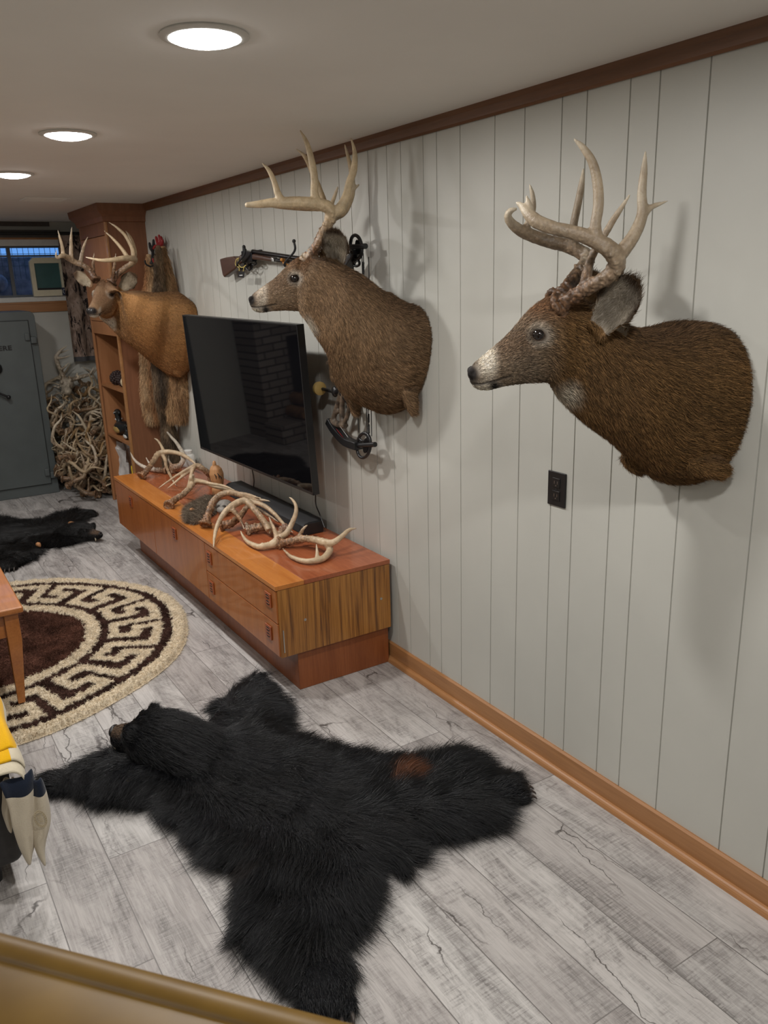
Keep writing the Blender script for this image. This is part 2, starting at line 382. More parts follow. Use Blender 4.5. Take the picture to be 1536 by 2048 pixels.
strip('baseboard_right', Y_BACK, 5.85, [(0, 0), (0, 0.089), (0.006, 0.090), (0.012, 0.084), (0.013, 0.024), (0.013, 0)], M['trim'])
sh_ = [(0.0132, 0), (0.0132, 0.023)]+[(0.0132+0.019*math.sin(a)*1.0, 0.002+0.021*math.cos(a)) for a in np.linspace(0.1, PI/2, 6)]+[(0.0325, 0)]
strip('trim_2', Y_BACK, 5.85, sh_, M['trim'])
mb = MB(); mb.box((X_LEFT, Y_FAR-0.02, 2.165), (-0.28, Y_FAR-0.0005, ROOM_H)); struct('trim_3', mb, plain('dark_far_crown', (0.075, 0.06, 0.05), 0.5))
mb = MB(); mb.box((WX0-.1, Y_FAR-0.018, 1.475), (0, Y_FAR-0.0005, 1.545)); mb.box((WX0-.1, Y_FAR-0.026, 1.545), (0, Y_FAR-0.0005, 1.56)); struct('trim_4', mb, wood('honey_rail', (0.30, 0.13, 0.045), (0.42, 0.20, 0.08), 'x', 10, 18, 0.4))
# window
wd = thing('window_1', 'basement window with a dark frame and a blue wire grid outside', 'window', ((WX0+WX1)/2, Y_FAR, WZ0)); wd['kind'] = 'structure'
mb = MB(); mb.box((WX0, Y_FAR-0.03, WZ0-0.04), (WX1+0.0, Y_FAR-0.0005, WZ0)); obj('sill', mb, M['white_paint'], wd, bevel=0.004)
mb = MB(); mb.box((WX0, Y_FAR-0.02, WZ1), (WX1, Y_FAR-0.0005, WZ1+0.05)); obj('header', mb, M['white_paint'], wd)
mb = MB(); mb.box((WX0, Y_FAR-0.022, WZ1+0.05), (WX1, Y_FAR-0.0005, WZ1+0.07)); obj('header_board', mb, M['trim'], wd)
M['alu'] = plain('dark_aluminium', (0.10, 0.105, 0.11), 0.45, 0.5)
mb = MB(); fr = 0.018
for xa, xb in ((WX0, WX0+fr), (WX1-fr, WX1), (-0.62-0.014, -0.62+0.014)): mb.box((xa, Y_FAR+0.04, WZ0), (xb, Y_FAR+0.07, WZ1))
for za, zb in ((WZ0, WZ0+fr), (WZ1-fr*.6, WZ1), (1.925, 1.94)): mb.box((WX0, Y_FAR+0.041, za), (WX1, Y_FAR+0.069, zb))
obj('window_frame', mb, M['alu'], wd)
t = NT('window_glass'); t.base((1, 1, 1)).set(0.03, 0, 0.5); t.b.inputs['Transmission Weight'].default_value = 1.0; t.b.inputs['IOR'].default_value = 1.1; M['glass'] = t.m
mb = MB(); mb.box((WX0, Y_FAR+0.052, WZ0), (WX1, Y_FAR+0.056, WZ1)); obj('window_pane', mb, M['glass'], wd)
mb = MB()
for i in range(40):
    x = WX0-0.1+i*0.045; mb.tube([(x, Y_FAR+0.35, 1.75), (x, Y_FAR+0.35, 2.3)], 0.0022, 5)
for i in range(9): mb.tube([(WX0-0.1, Y_FAR+0.35, 1.86+i*0.05), (0.1, Y_FAR+0.35, 1.86+i*0.05)], 0.0022, 5)
mb2 = setp(obj('wire_mesh', mb, M['alu']), 'wire mesh guard outside the basement window', 'wire mesh'); mb2['kind'] = 'structure'
mb = MB(); mb.box((WX0-.6, Y_FAR+0.42, 0.8), (0.5, Y_FAR+0.6, 1.935)); mb.box((WX0-.6, Y_FAR+0.13, 1.35), (0.5, Y_FAR+0.42, 1.5))  # bank added to block the low sky, stands for the pane's murky reflection
mb.ball((-0.72, Y_FAR+0.36, 1.72), (0.11, 0.05, 0.09)); g = struct('sky_block_bank', mb, plain('murky_pane_backing', (0.24, 0.24, 0.27), 0.9, var=0.5, scale=14), smooth=False)
for i in range(1):
    pass
# ceiling lights
t = NT('lamp_lens'); t.base((1, 1, 1)).set(0.5, emit=(1.0, 0.97, 0.94), estr=26.0); M['lens'] = t.m
lbl = ['recessed ceiling light straight above the three-point deer, biggest of the row', 'middle recessed ceiling light in the row along the wall', 'recessed ceiling light at the far end of the visible row']
for i, (x, y) in enumerate(LIGHTS):
    th = thing('recessed_light', lbl[i] if i < 3 else 'round recessed ceiling light out of the photograph', 'ceiling light', (x, y, ROOM_H), 'recessed ceiling lights')
    mb = MB(); mb.lathe((x, y, ROOM_H), [(0.098, -0.0005), (0.099, -0.004), (0.086, -0.008), (0.080, -0.008), (0.080, -0.0005)], 32); obj('trim_ring', mb, M['white_paint'], th, smooth=True)
    mb = MB(); mb.lathe((x, y, ROOM_H), [(0.0795, -0.0008), (0.079, -0.006), (0.068, -0.013), (0.045, -0.019), (0.015, -0.0215)], 32); obj('lens', mb, M['lens'], th)  # dome shape made up so its glow spreads a halo on the ceiling
    lamp = recessed_lamp(x, y, LIGHT_W*(1.0 if i < 4 else (0.8 if i == 8 else 0.27)))
v = P(90, 398, 'z', ROOM_H)
mb = MB(); mb.box((v[0]-0.13, v[1]-0.11, ROOM_H-0.006), (v[0]+0.13, v[1]+0.11, ROOM_H-0.0005))
for i in range(5): mb.box((v[0]-0.11, v[1]-0.09+i*0.04, ROOM_H-0.009), (v[0]+0.11, v[1]-0.075+i*0.04, ROOM_H-0.0055))
setp(obj('ceiling_vent', mb, M['ceiling'], bevel=0.002), 'flat white vent cover on the far end of the ceiling', 'vent')
# ------------------------------------------------------------------ media console
KY0, KY1, KX, KXW, KZ = 2.82, 5.235, -0.567, -0.022, 0.496
con = thing('media_console', 'long low teak media console with zebra striped end panel below the television', 'media console', ((KX+KXW)/2, (KY0+KY1)/2, 0))
mb = MB(); mb.box((-0.478, KY0+0.02, 0.0005), (KXW-0.005, KY1-0.1, 0.182)); obj('plinth', mb, M['teak_side'], con, bevel=0.002)
mb = MB(); mb.box((KX+0.02, KY0+0.022, 0.183), (KXW, KY1, KZ-0.02)); obj('carcass', mb, M['teak_side'], con)
mb = MB(); mb.box((KX+0.006, KY0+0.002, 0.178), (KXW, KY0+0.0215, KZ-0.021)); ep = obj('end_panel', mb, M['zebra'], con, bevel=0.001)
for q in ((1034-0, 1057), (1436, 946)):
    mb = MB(); px, py = 220+q[0]*.3776, 840+q[1]*.3776; h = P(px, py, 'y', KY0+0.002); mb.lathe(h, [(0.006, 0.001), (0.006, -0.0015), (0.003, -0.0015)], 12, (0, 1, 0)); obj('screw_cap', mb, M['steel'], ep)
SX = KX+0.128
mb = MB(); mb.box((KX-0.002, KY0, KZ-0.0195), (SX, KY1+0.004, KZ)); obj('top_strip', mb, M['teak_top'], con, bevel=0.0015)
mb = MB(); mb.box((SX+0.0004, KY0, KZ-0.0195), (KXW+0.002, KY1+0.004, KZ-0.0002)); obj('top', mb, M['teak_red'], con, bevel=0.0015)
def handle(par, y, z):
    m = MB(); m.box((KX-0.0055, y-0.029, z-0.031), (KX-0.0005, y+0.029, z+0.031)); h = obj('handle', m, wood('handle_wood', (0.25, 0.05, 0.014), (0.36, 0.09, 0.025), 'y', 20, 6, 0.35), par, bevel=0.003) if False else obj('handle', m, M['handle'], par, bevel=0.003)
    for dz in (-0.0135, 0.0135):
        m = MB(); R = []
        for xx in (KX-0.0062, KX-0.0040): R.append([(xx, y+0.014*math.cos(a)*1.25, z+dz+0.0095*math.sin(a)) for a in np.linspace(0, 2*PI, 18, endpoint=False)])
        m.rings(R); obj('finger_pull', m, M['safe_dark'], h)
        m = MB(); m.box((KX-0.0075, y-0.0165, z+dz-0.002), (KX-0.005, y+0.0165, z+dz+0.002)); obj('grip', m, M['handle'], h, bevel=0.0008)
M['handle'] = wood('handle_wood', (0.25, 0.05, 0.014), (0.36, 0.09, 0.025), 'y', 20, 6, 0.35)
G = 0.0022
def front(name, y0, y1, z0, z1, hs):
    m = MB(); m.box((KX, y0+G, z0+G), (KX+0.0185, y1-G, z1-G)); d = obj(name, m, M['teak'], con, bevel=0.0015)
    for y, z in hs: handle(d, y, z)
front('door', 4.457, KY1, 0.181, KZ-0.0215, [(4.887, 0.404)]); front('door', 3.625, 4.457, 0.181, KZ-0.0215, [(4.075, 0.405)])
front('drawer', KY0+0.004, 3.625, 0.329, KZ-0.0215, [(3.588-.02, 0.410), (2.897, 0.418)]); front('drawer', KY0+0.004, 3.625, 0.181, 0.329, [(3.588-.02, 0.259), (2.915, 0.267)])
mb = MB(); mb.box((KX+0.019, KY0-0.0005, 0.20), (KX+0.0235, KY0+0.0018, 0.30)); obj('drawer_runner', mb, M['steel'], con)
# ------------------------------------------------------------------ television, soundbar, outlets
W_ = 1.33; H_ = W_/1.74
q = np.array([-0.218, 3.865, 1.118]); yw, tl, ro = math.radians(1.8), math.radians(2.9), math.radians(0.6)
nT = np.array([-math.cos(yw)*math.cos(tl), -math.sin(yw)*math.cos(tl), -math.sin(tl)]); sT = np.array([-math.sin(yw), math.cos(yw), 0]); uT = np.cross(sT, -nT); uT *= np.sign(uT[2])
sT, uT = math.cos(ro)*sT+math.sin(ro)*uT, math.cos(ro)*uT-math.sin(ro)*sT
def tvp(a, b, d): return q+sT*a+uT*b+nT*d
def slab(m, a0, a1, b0, b1, d0, d1):
    V = [tvp(a, b, d) for d in (d0, d1) for a, b in ((a0, b0), (a1, b0), (a1, b1), (a0, b1))]
    return m.add(V, [(3,2,1,0), (4,5,6,7), (0,1,5,4), (1,2,6,5), (2,3,7,6), (3,0,4,7)])
tv = thing('television', 'large flat black television mounted on the wall above the console', 'television', tvp(0, -H_/2, 0))
mb = MB(); slab(mb, -W_/2, W_/2, -H_/2, H_/2, -0.032, -0.002)
bz = 0.0065
for a0, a1, b0, b1 in ((-W_/2, -W_/2+bz, -H_/2, H_/2), (W_/2-bz, W_/2, -H_/2, H_/2), (-W_/2, W_/2, H_/2-bz, H_/2), (-W_/2, W_/2, -H_/2, -H_/2+0.012)): slab(mb, a0, a1, b0, b1, -0.003, 0.0015)
obj('casing', mb, M['black'], tv)
mb = MB(); slab(mb, -W_/2+bz, W_/2-bz, -H_/2+0.012, H_/2-bz, -0.002, -0.0002); obj('screen', mb, M['screen'], tv)
mb = MB(); slab(mb, -0.4, 0.4, -0.28, 0.2, -0.06, -0.0322)
obj('back_cover', mb, M['black_matte'], tv)
mb = MB(); c0 = tvp(0, 0, -0.061); mb.box((c0[0]+0.0, c0[1]-0.22, c0[2]-0.2), (-0.001, c0[1]-0.19, c0[2]+0.2)) ; mb.box((c0[0]+0.0, c0[1]+0.19, c0[2]-0.2), (-0.001, c0[1]+0.22, c0[2]+0.2)); mb.box((-0.03, c0[1]-0.3, c0[2]-0.1), (-0.001, c0[1]+0.3, c0[2]+0.1))
obj('wall_bracket', mb, M['black_matte'], tv)
def cord(pts, x=-0.05, r=0.0032):
    m = MB(); m.tube(spline([P(a, b, 'x', x) for a, b in pts], 24), r, 6); return obj('power_cord', m, M['black'], tv, smooth=True)
cord([(504, 938), (507, 952), (508, 962), (507, 976)], -0.10); cord([(631, 990), (632, 1010), (640, 1030), (649, 1055)], -0.08)
sb = thing('soundbar', 'slim black soundbar lying on the console under the television', 'soundbar', (-0.12, 3.9, KZ))
y0, y1 = 3.36, 4.36
mb = MB(); mb.prism([(-0.165, y0, KZ), (-0.055, y0, KZ), (-0.055, y0, KZ+0.062), (-0.135, y0, KZ+0.062), (-0.165, y0, KZ+0.045)], (0, y1-y0, 0)); obj('body', mb, M['black_matte'], sb, bevel=0.004)
mb = MB(); mb.box((-0.1655, y0+0.03, KZ+0.006), (-0.1648, y1-0.03, KZ+0.04)); obj('grille', mb, plain('speaker_cloth', (0.02, 0.02, 0.02), 0.9, var=0.4, scale=900), sb)
mb = MB(); mb.box((-0.16, y0-0.012, KZ+0.0005), (-0.06, y0-0.0005, KZ+0.058)); obj('end_cap', mb, M['black'], sb, bevel=0.003)
def plate(y0, y1, z0, z1, label, kind):
    th = thing(kind, label, 'outlet' if kind == 'wall_outlet' else 'switch', (0, (y0+y1)/2, z0)); cy = (y0+y1)/2; cz = (z0+z1)/2
    m = MB(); m.box((-0.0065, y0, z0), (-0.0005, y1, z1)); obj('cover_plate', m, M['black'], th, bevel=0.0025)
    if kind == 'wall_outlet':
        for s in (-1, 1):
            m = MB(); m.box((-0.009, cy-0.0165, cz+s*0.021-0.016), (-0.006, cy+0.0165, cz+s*0.021+0.016)); r = obj('receptacle', m, M['black'], th, bevel=0.002)
            m = MB()
            for dy in (-0.0065, 0.0065): m.box((-0.0095, cy+dy-0.001, cz+s*0.021-0.004), (-0.0088, cy+dy+0.001, cz+s*0.021+0.006))
            m.lathe((-0.0092, cy, cz+s*0.021-0.009), [(0.0022, -0.0003), (0.0022, 0.0003)], 10, (1, 0, 0)); obj('slot', m, M['steel'], r)
    else:
        m = MB(); m.box((-0.011, cy-0.012, cz-0.028), (-0.006, cy+0.012, cz+0.028)); obj('rocker', m, M['black'], th, bevel=0.002)
    m = MB(); m.lathe((-0.0068, cy, cz), [(0.003, -0.0006), (0.003, 0.0006)], 10, (1, 0, 0)); obj('screw', m, M['black_matte'], th)
a = P(1099, 944, 'x', 0); b = P(1132, 1014, 'x', 0)
plate(b[1], a[1], min(a[2], b[2])-0.005, max(a[2], b[2])+0.008, 'black wall outlet on the panelling below the nearest deer', 'wall_outlet')
a = P(848, 676, 'x', 0); b = P(858, 714, 'x', 0)
plate(b[1]-0.01, a[1]+0.01, b[2]+0.0, a[2]+0.0, 'black switch plate in the shadow beside the middle deer', 'wall_switch')
# ------------------------------------------------------------------ antlers
def mat_antler(name='antler_bone', pearl=0.5):
    t = NT(name); a = t.n('ShaderNodeAttribute', attribute_name='tone')
    g = t.noise(t.coords(), 60, 5, 0.7, 0.6); f = t.noise(t.coords(), 320, 3, 0.7)
    c = t.mix(0.45, a.outputs['Color'], t.ramp(g, [(0.30, (0.50, 0.40, 0.30)), (0.55, (1, 1, 1))]), 'MULTIPLY')
    t.base(c).set(0.38, 0, 0.45); t.bump(t.math('ADD', g, t.math('MULTIPLY', f, 0.35)), pearl, 0.004); return t.m
M['antler'] = mat_antler()
def antler_mesh(paths, burr, burr_r, voxel, pale=(0.60, 0.49, 0.34), brown=(0.20, 0.10, 0.05), brown_len=0.16, tip=(0.72, 0.64, 0.50), n=22, knob=True):
    """paths: lists of rows (x, y, z, radius); burr: point of the rough ring at the root"""
    mb = MB(); S = []
    for pth in paths:
        q = spline(pth, max(8, n)); q[:, 3] = np.clip(q[:, 3], 0.0022, None)
        q[:, :3] += (vnoise(q[:, :3], 22, 3)-0.5)[:, None]*0.004
        mb.tube(q[:, :3], q[:, 3], 9); mb.ball(q[-1, :3], q[-1, 3]*1.0, 8, 5); S.append(q)
    if knob and burr is not None:
        b = np.asarray(burr, float); d = nrm(S[0][2, :3]-S[0][0, :3]); ref = nrm(np.cross(d, [0.3, 0.2, 0.9])); bi = np.cross(d, ref)
        for i in range(15):
            a = 2*PI*i/15; rr = burr_r*(0.92+0.22*rng.random()); mb.ball(b+rr*1.08*(math.cos(a)*ref+math.sin(a)*bi), 0.0075+0.003*rng.random(), 6, 4)
        for i in range(110):      # pearling on the lower beam
            j = rng.integers(0, 11); a = rng.random()*2*PI; r0 = S[0][j, 3]
            mb.ball(S[0][j, :3]+r0*(math.cos(a)*ref+math.sin(a)*bi), r0*0.26, 5, 4)
    me = remeshed(mb, voxel, 1)
    co = get_co(me); no = get_no(me); b = np.asarray(burr if burr is not None else S[0][0, :3], float)
    tips = np.array([q[-1, :3] for q in S]); dt = np.min(np.linalg.norm(co[:, None]-tips[None], axis=2), axis=1)
    db = np.linalg.norm(co-b, axis=1); k = np.clip(1.25-db/brown_len, 0, 1)**0.9; kt = np.clip(1-dt/0.05, 0, 1)
    nz = vnoise(co, 45, 5)[:, None]; pale, brown, tip = map(np.array, (pale, brown, tip))
    c = pale*(0.82+0.36*nz); c = c*(1-k[:, None])+brown*(0.7+0.7*nz)*k[:, None]; c = c*(1-0.7*kt[:, None])+tip*0.7*kt[:, None]
    
    kr = np.clip(1.35-db/brown_len, 0, 1)[:, None] if knob else k[:, None]*0
    h1 = np.abs(vnoise(co*np.array([1, 1, .8]), 150, 41)-.5)*2; h2 = vnoise(co, 260, 43); h = np.clip((h1*.65+h2*.5)*1.25-.1, 0, 1)[:, None]
    c = c*(1-kr)+c*kr*(0.35+1.5*h**1.5); co = co+no*(h-.45)*kr*min(.0042, voxel*1.1); set_co(me, co)
    set_col(me, np.clip(c, 0, 1)); return me
# ------------------------------------------------------------------ deer
def c3(a, b): return 880+a*0.42708, 240+b*0.42718
def c2(a, b): return 420+a*0.3125, 240+b*0.3125
def c1(a, b): return a*0.3125, 380+b*0.3125
UP = np.array([0, 0, 1.0])
class Head:
    """a head frame: origin at the eye on the mid plane, forward F, lateral L (towards the room's near end), up"""
    def __init__(s, O, F): s.O = np.asarray(O, float); s.F = nrm([F[0], F[1], 0]); s.L = np.cross(s.F, UP); s.L *= -np.sign(np.dot(s.L, s.O-CO)); s.sc = 1.0; s.rot = 0.0
    def loc(s, px, py, lat=0.0):
        p = PN(px, py, s.O+s.L*lat, s.L)-s.O; return np.array([p@s.F, lat, p[2]])
    def world(s, q):
        f, l, u = q; c, sn = math.cos(s.rot), math.sin(s.rot)
        f, u = c*f-sn*u, sn*f+c*u
        return s.O+s.sc*(s.F*f+s.L*l+UP*u)
    def at(s, px, py, lat=0.0): return PN(px, py, s.O+s.L*lat, s.L)
HR = Head(P(*c3(455, 1000), 'x', -0.42), (-0.80, 0.60))
# canonical head from the nearest deer: top outline, bottom outline, half width
HS = [((139, 1172), (136, 1205), .012), ((150, 1150), (140, 1222), .024), ((166, 1134), (158, 1248), .0315), ((200, 1105), (190, 1262), .035), ((240, 1070), (235, 1262), .036), ((290, 1030), (292, 1246), .039),
      ((335, 985), (345, 1237), .045), ((380, 932), (398, 1230), .053), ((430, 880), (455, 1226), .062), ((490, 840), (505, 1226), .066), ((545, 822), (540, 1260), .066)]
HEAD = [(HR.loc(*c3(*a)), HR.loc(*c3(*b)), w) for a, b, w in HS]
def FT(a, b): return HR.loc(*c3(a, b))
FEAT = dict(nose=FT(140, 1185), eye=FT(455, 1000), lip=FT(160, 1236), mouth=[FT(150, 1232), FT(200, 1228), FT(262, 1212), FT(325, 1192)], muzz=FT(225, 1130), chin=FT(195, 1258), spot=FT(250, 1240), fore=FT(480, 850), throat=FT(590, 1290), bridge=FT(330, 1040), nostril=FT(152, 1178), jaw=FT(480, 1130))
def ring_of(c, U, S, n=30, e=2.25, pinch=0.0):
    out = []
    for j in range(n):
        a = 2*PI*j/n; ca, sa = math.cos(a), math.sin(a)
        x = abs(ca)**(2/e)*np.sign(ca); y = abs(sa)**(2/e)*np.sign(sa)
        out.append(c+U*y+S*x*(1-pinch*max(0, y)))
    return out
def ear_mesh(mb, base, tip, width, face, cup=0.35):
    base, tip = np.asarray(base), np.asarray(tip); ax = tip-base; Ln = np.linalg.norm(ax); ax = ax/Ln
    fn = nrm(face-ax*np.dot(face, ax)); sd = np.cross(ax, fn); R = []
    for t in np.linspace(0.0, 1.0, 12):
        wd = width/2*(0.42+0.58*math.sin(PI*min(1, t/0.9)*0.5)) if t < 0.45 else width/2*math.sqrt(max(0.004, 1-((t-0.45)/0.565)**2.2))
        cp = cup*(1.25-t*0.85); c = base+ax*Ln*t; top, bot = [], []
        for v in np.linspace(-1, 1, 9):
            d = -fn*cp*wd*(1-v*v)*1.3+fn*0.02*t*t
            th = 0.0048*(1-0.4*abs(v))
            top.append(c+sd*wd*v+d+fn*th); bot.append(c+sd*wd*v+d-fn*th)
        R.append(top+bot[::-1])
    mb.rings(R)
M['hide'] = vcol('deer_hide', 0.75, 0.15, 0.25, 160, 0.25, 220)
M['hair'] = hair_mat('deer_hair', 0.6, 0.18)
M['eye'] = plain('glass_eye', (0.008, 0.005, 0.004), 0.06, spec=0.7, var=0.0)
M['nose'] = plain('wet_black_nose', (0.02, 0.018, 0.018), 0.34, spec=0.5, var=0.3, scale=300, bump=0.2)
def deer(label, H, neck, base, ears, antlers, voxel=0.0045, stubs=(), body=(0.205, 0.118, 0.055), dark=(0.075, 0.045, 0.026), grey=(0.21, 0.165, 0.125), fore=(0.15, 0.075, 0.035), hairs=52000, hk=1.0, white=(0.60, 0.55, 0.47), group='shoulder mounted deer heads on the panelled wall', eye_lat=0.052, throat_lat=0.3, side_white=0.0, throat_px=None):
    root = thing('deer_mount', label, 'deer mount', base, group)
    S = [(H.world(a), H.world(b), w*H.sc) for a, b, w in HEAD]+list(neck)
    cen = [(a+b)/2 for a, b, _ in S]; mb = MB(); R = []
    SD = []
    for i, (a, b, wd) in enumerate(S):
        T = cen[min(i+1, len(S)-1)]-cen[max(i-1, 0)]; U = (a-b)/2; sd = nrm(np.cross(T, U))
        if np.dot(sd, H.L if i < 12 else np.array([0, -1.0, 0])) < 0: sd = -sd
        if i < 10: sd = H.L.copy()
        if i == len(S)-1: sd = np.array([0, -1.0, 0])
        SD.append(sd)
    for _ in range(3): SD = [SD[i] if i in (0, len(S)-1) or i < 8 else nrm(SD[i-1]+2*SD[i]+SD[i+1]) for i in range(len(S))]
    for i, (a, b, wd) in enumerate(S):
        U = (a-b)/2; sd = SD[i]
        pin = 0.30 if 2 <= i <= 8 else (0.12 if i < 12 else 0.0)
        R.append(ring_of(cen[i], U, sd*wd, 30, 2.2, pin))
    # smooth in between by splines along the body
    R = np.array(R); A = np.stack([spline(R[:, j], 46) for j in range(R.shape[1])], 1)
    A[:, :, 0] = np.minimum(A[:, :, 0], -0.004); mb.rings([list(r) for r in A])
    for bp, tp, wd, face in ears: ear_mesh(mb, bp, tp, wd, np.asarray(face, float))
    fl_ = (A[:19].reshape(-1, 3)-H.O)/H.sc; ff_ = fl_@H.F; ll_ = fl_@H.L; uu_ = fl_[:, 2]; cr, sr = math.cos(-H.rot), math.sin(-H.rot); ff_, uu_ = cr*ff_-sr*uu_, sr*ff_+cr*uu_
    dd_ = np.hypot(ff_-FEAT['eye'][0], uu_-FEAT['eye'][2])+9*(ll_ < 0); eye_lat = float(ll_[np.argsort(dd_)[:8]].max())+0.001
    for sgn in (1, -1):          # brow and lids round the eye, cheek bone, nostril wings
        e = np.array(FEAT['eye']); e[1] = sgn*(eye_lat-0.001)
        ringp = [H.world(e+np.array([0.0205*math.cos(a)+0.002, sgn*(0.002-0.006*math.cos(a)), 0.0155*math.sin(a)-0.003*math.cos(a)])) for a in np.linspace(0, 2*PI, 14, endpoint=False)]
        mb.tube(ringp, 0.0050*H.sc, 7, closed=True)
        mb.tube([H.world(e+np.array([x, sgn*y, z])) for x, y, z in ((-.028, -.002, .014), (-.008, 0.001, .021), (.018, -.003, .018))], [0.004*H.sc, 0.0075*H.sc, 0.004*H.sc], 7)
        nq = np.array(FEAT['nostril']); mb.ball(H.world(nq+np.array([0.002, sgn*0.02, 0.0])), 0.0125*H.sc, 8, 6)
    for pts, rad in stubs: mb.tube(spline(pts, 10), list(np.interp(np.linspace(0, 1, 10), np.linspace(0, 1, len(rad)), rad)), 12)
    me = remeshed(mb, voxel, 4); co, no = get_co(me), get_no(me)
    # head coordinates of every vertex
    d = (co-H.O)/H.sc; f = d@H.F; l = d@H.L; u = d[:, 2]; cr, sr = math.cos(-H.rot), math.sin(-H.rot); f, u = cr*f-sr*u, sr*f+cr*u
    def near(name, r, lat=None, st=(1, 1)):
        q = np.array(FEAT[name]) if isinstance(name, str) else np.array(name)
        r2 = ((f-q[0])/st[0])**2+((u-q[2])/st[1])**2+(0 if lat is None else (np.abs(l)-lat)**2); return np.clip(1.5-np.sqrt(r2)/r*1.0, 0, 1)
    mo = FEAT['mouth']; dm = np.full(len(co), 9.0)
    for a, b in zip(mo[:-1], mo[1:]):
        ax, ay, bx, by = a[0], a[2], b[0], b[2]; t_ = np.clip(((f-ax)*(bx-ax)+(u-ay)*(by-ay))/((bx-ax)**2+(by-ay)**2), 0, 1)
        dm = np.minimum(dm, np.hypot(f-ax-t_*(bx-ax), u-ay-t_*(by-ay)))
    mline = np.clip(1-dm/0.0045, 0, 1); nos = np.clip(1-np.sqrt((f-FEAT['nostril'][0])**2+((u-FEAT['nostril'][2])*1.2)**2+(np.abs(l)-0.024)**2)/0.011, 0, 1)
    co = co-no*(mline*0.0025+nos*0.007)[:, None]*H.sc
    eyed = np.sqrt((f-FEAT['eye'][0])**2+(u-FEAT['eye'][2])**2)
    set_co(me, co)
    nz = vnoise(co, 30, 1); n2 = vnoise(co, 9, 2); body, dark, grey, fore, white = map(np.array, (body, dark, grey, fore, white))
    col = np.tile(body, (len(co), 1))*(0.75+0.5*n2)[:, None]
    headonly = False
    onhead = np.clip(1-(np.abs(l)-0.115)/0.03, 0, 1)*np.clip(1-(-f-0.17)/0.05, 0, 1)
    def blend(c, k):
        nonlocal col; k = k*onhead if headonly else k; col = col*(1-k[:, None])+np.asarray(c)*k[:, None]
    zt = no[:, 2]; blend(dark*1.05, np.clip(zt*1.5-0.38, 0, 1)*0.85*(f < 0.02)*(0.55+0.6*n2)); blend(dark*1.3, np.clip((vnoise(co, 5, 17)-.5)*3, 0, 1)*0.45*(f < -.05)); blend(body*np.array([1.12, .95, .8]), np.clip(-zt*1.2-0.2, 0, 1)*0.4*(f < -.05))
    headonly = True; headk = np.clip((f+0.06)/0.07, 0, 1); blend(grey, headk*0.75)
    blend(dark*1.5, near('bridge', 0.042, None, (1.5, 0.9))*headk*0.65*np.clip(zt+0.7, 0, 1)); blend(fore, near('fore', 0.05, None, (1.2, 1))*np.clip(zt*1.2+0.2, 0, 1)*0.9)
    blend(white*0.8, np.clip(1.7-eyed/0.0205, 0, 1)*np.clip(np.abs(l)/0.03-0.4, 0, 1)*0.75)
    blend(dark*0.5, np.clip(1.9-np.sqrt(((f-FEAT['eye'][0]-0.004)/1.35)**2+(u-FEAT['eye'][2]+0.001)**2)/0.0125, 0, 1)*np.clip(np.abs(l)/0.03-0.4, 0, 1))
    blend(white, near('muzz', 0.030, None, (0.8, 1.3))*np.clip((f-FEAT['bridge'][0]-0.025)/0.02, 0, 1)*0.95*(1-side_white*np.clip(zt*2.2+.3, 0, 1)))
    blend(white*0.85, near('chin', 0.028, None, (1.6, 0.7))*0.9)
    blend(white*0.75, np.clip(1.4-np.sqrt((f-FEAT['throat'][0])**2+((u-FEAT['throat'][2])*0.9)**2)/0.034, 0, 1)*0.95*(np.abs(l) < throat_lat))
    if throat_px:      # white patch on the front of the turned neck
        rd = nrm(ray(*throat_px)); dv_ = co-CO; off = np.linalg.norm(dv_-np.outer(dv_@rd, rd), axis=1)+9*(no@rd > 0); pc_ = co[off.argmin()]
        headonly = False; blend(white*0.95, np.clip(1.7-np.linalg.norm((co-pc_)*[1, 1, 1.25], axis=1)/.055, 0, 1)*.95); headonly = True
    blend((0.02, 0.018, 0.017), near('spot', 0.012)); blend((0.02, 0.017, 0.016), np.clip(1.8-np.sqrt((f-FEAT['nose'][0])**2+((u-FEAT['nose'][2])*0.85)**2)/0.0165, 0, 1)); blend((0.015, 0.012, 0.011), mline)
    headonly = False; earm = np.zeros(len(co)); earax = np.zeros_like(co)
    for bp, tp, wd, face in ears:
        ax = np.asarray(tp)-bp; Ln = np.linalg.norm(ax); ax = ax/Ln; t_ = ((co-bp)@ax)/Ln; rad = np.linalg.norm(co-bp-np.outer(t_*Ln, ax), axis=1)
        ine = (t_ > 0.12) & (t_ < 1.08) & (rad < wd*0.85); fn = nrm(np.asarray(face)-ax*np.dot(face, ax)); fr = no@fn; earm = np.maximum(earm, ine*1.0); earax[ine] = ax; back = ine*(fr < 0.15)
        k = ine*np.clip(fr*3-0.4, 0, 1); edge = np.clip((rad/(wd*0.5)-0.70)*4, 0, 1)*(t_ > .3)+np.clip((t_-0.78)*6, 0, 1)
        blend(white*(0.62-.22*side_white)*(0.5+nz)[:, None]*np.array([1, 1-.08*side_white, 1-.2*side_white]), k*0.9); blend(dark*0.7, ine*np.clip(edge*1.4, 0, 1)*0.95); blend(body*0.8, ine*(fr <= -0.1)*0.8)
    set_col(me, col)
    # hair: back along the body, none on nose, eyes and lips
    C_ = np.array(spline(np.array(cen), 60)); Tn = np.gradient(C_, axis=0); Tn /= np.linalg.norm(Tn, axis=1)[:, None]
    wgt = np.ones(len(co)); wgt[(np.sqrt((f-FEAT['nose'][0])**2+(u-FEAT['nose'][2])**2) < 0.023)] = 0; wgt[(np.hypot((f-FEAT['eye'][0])/1.3, u-FEAT['eye'][2]) < 0.0175) & (np.abs(l) > 0.03)] = 0; wgt[mline > 0.3] = 0
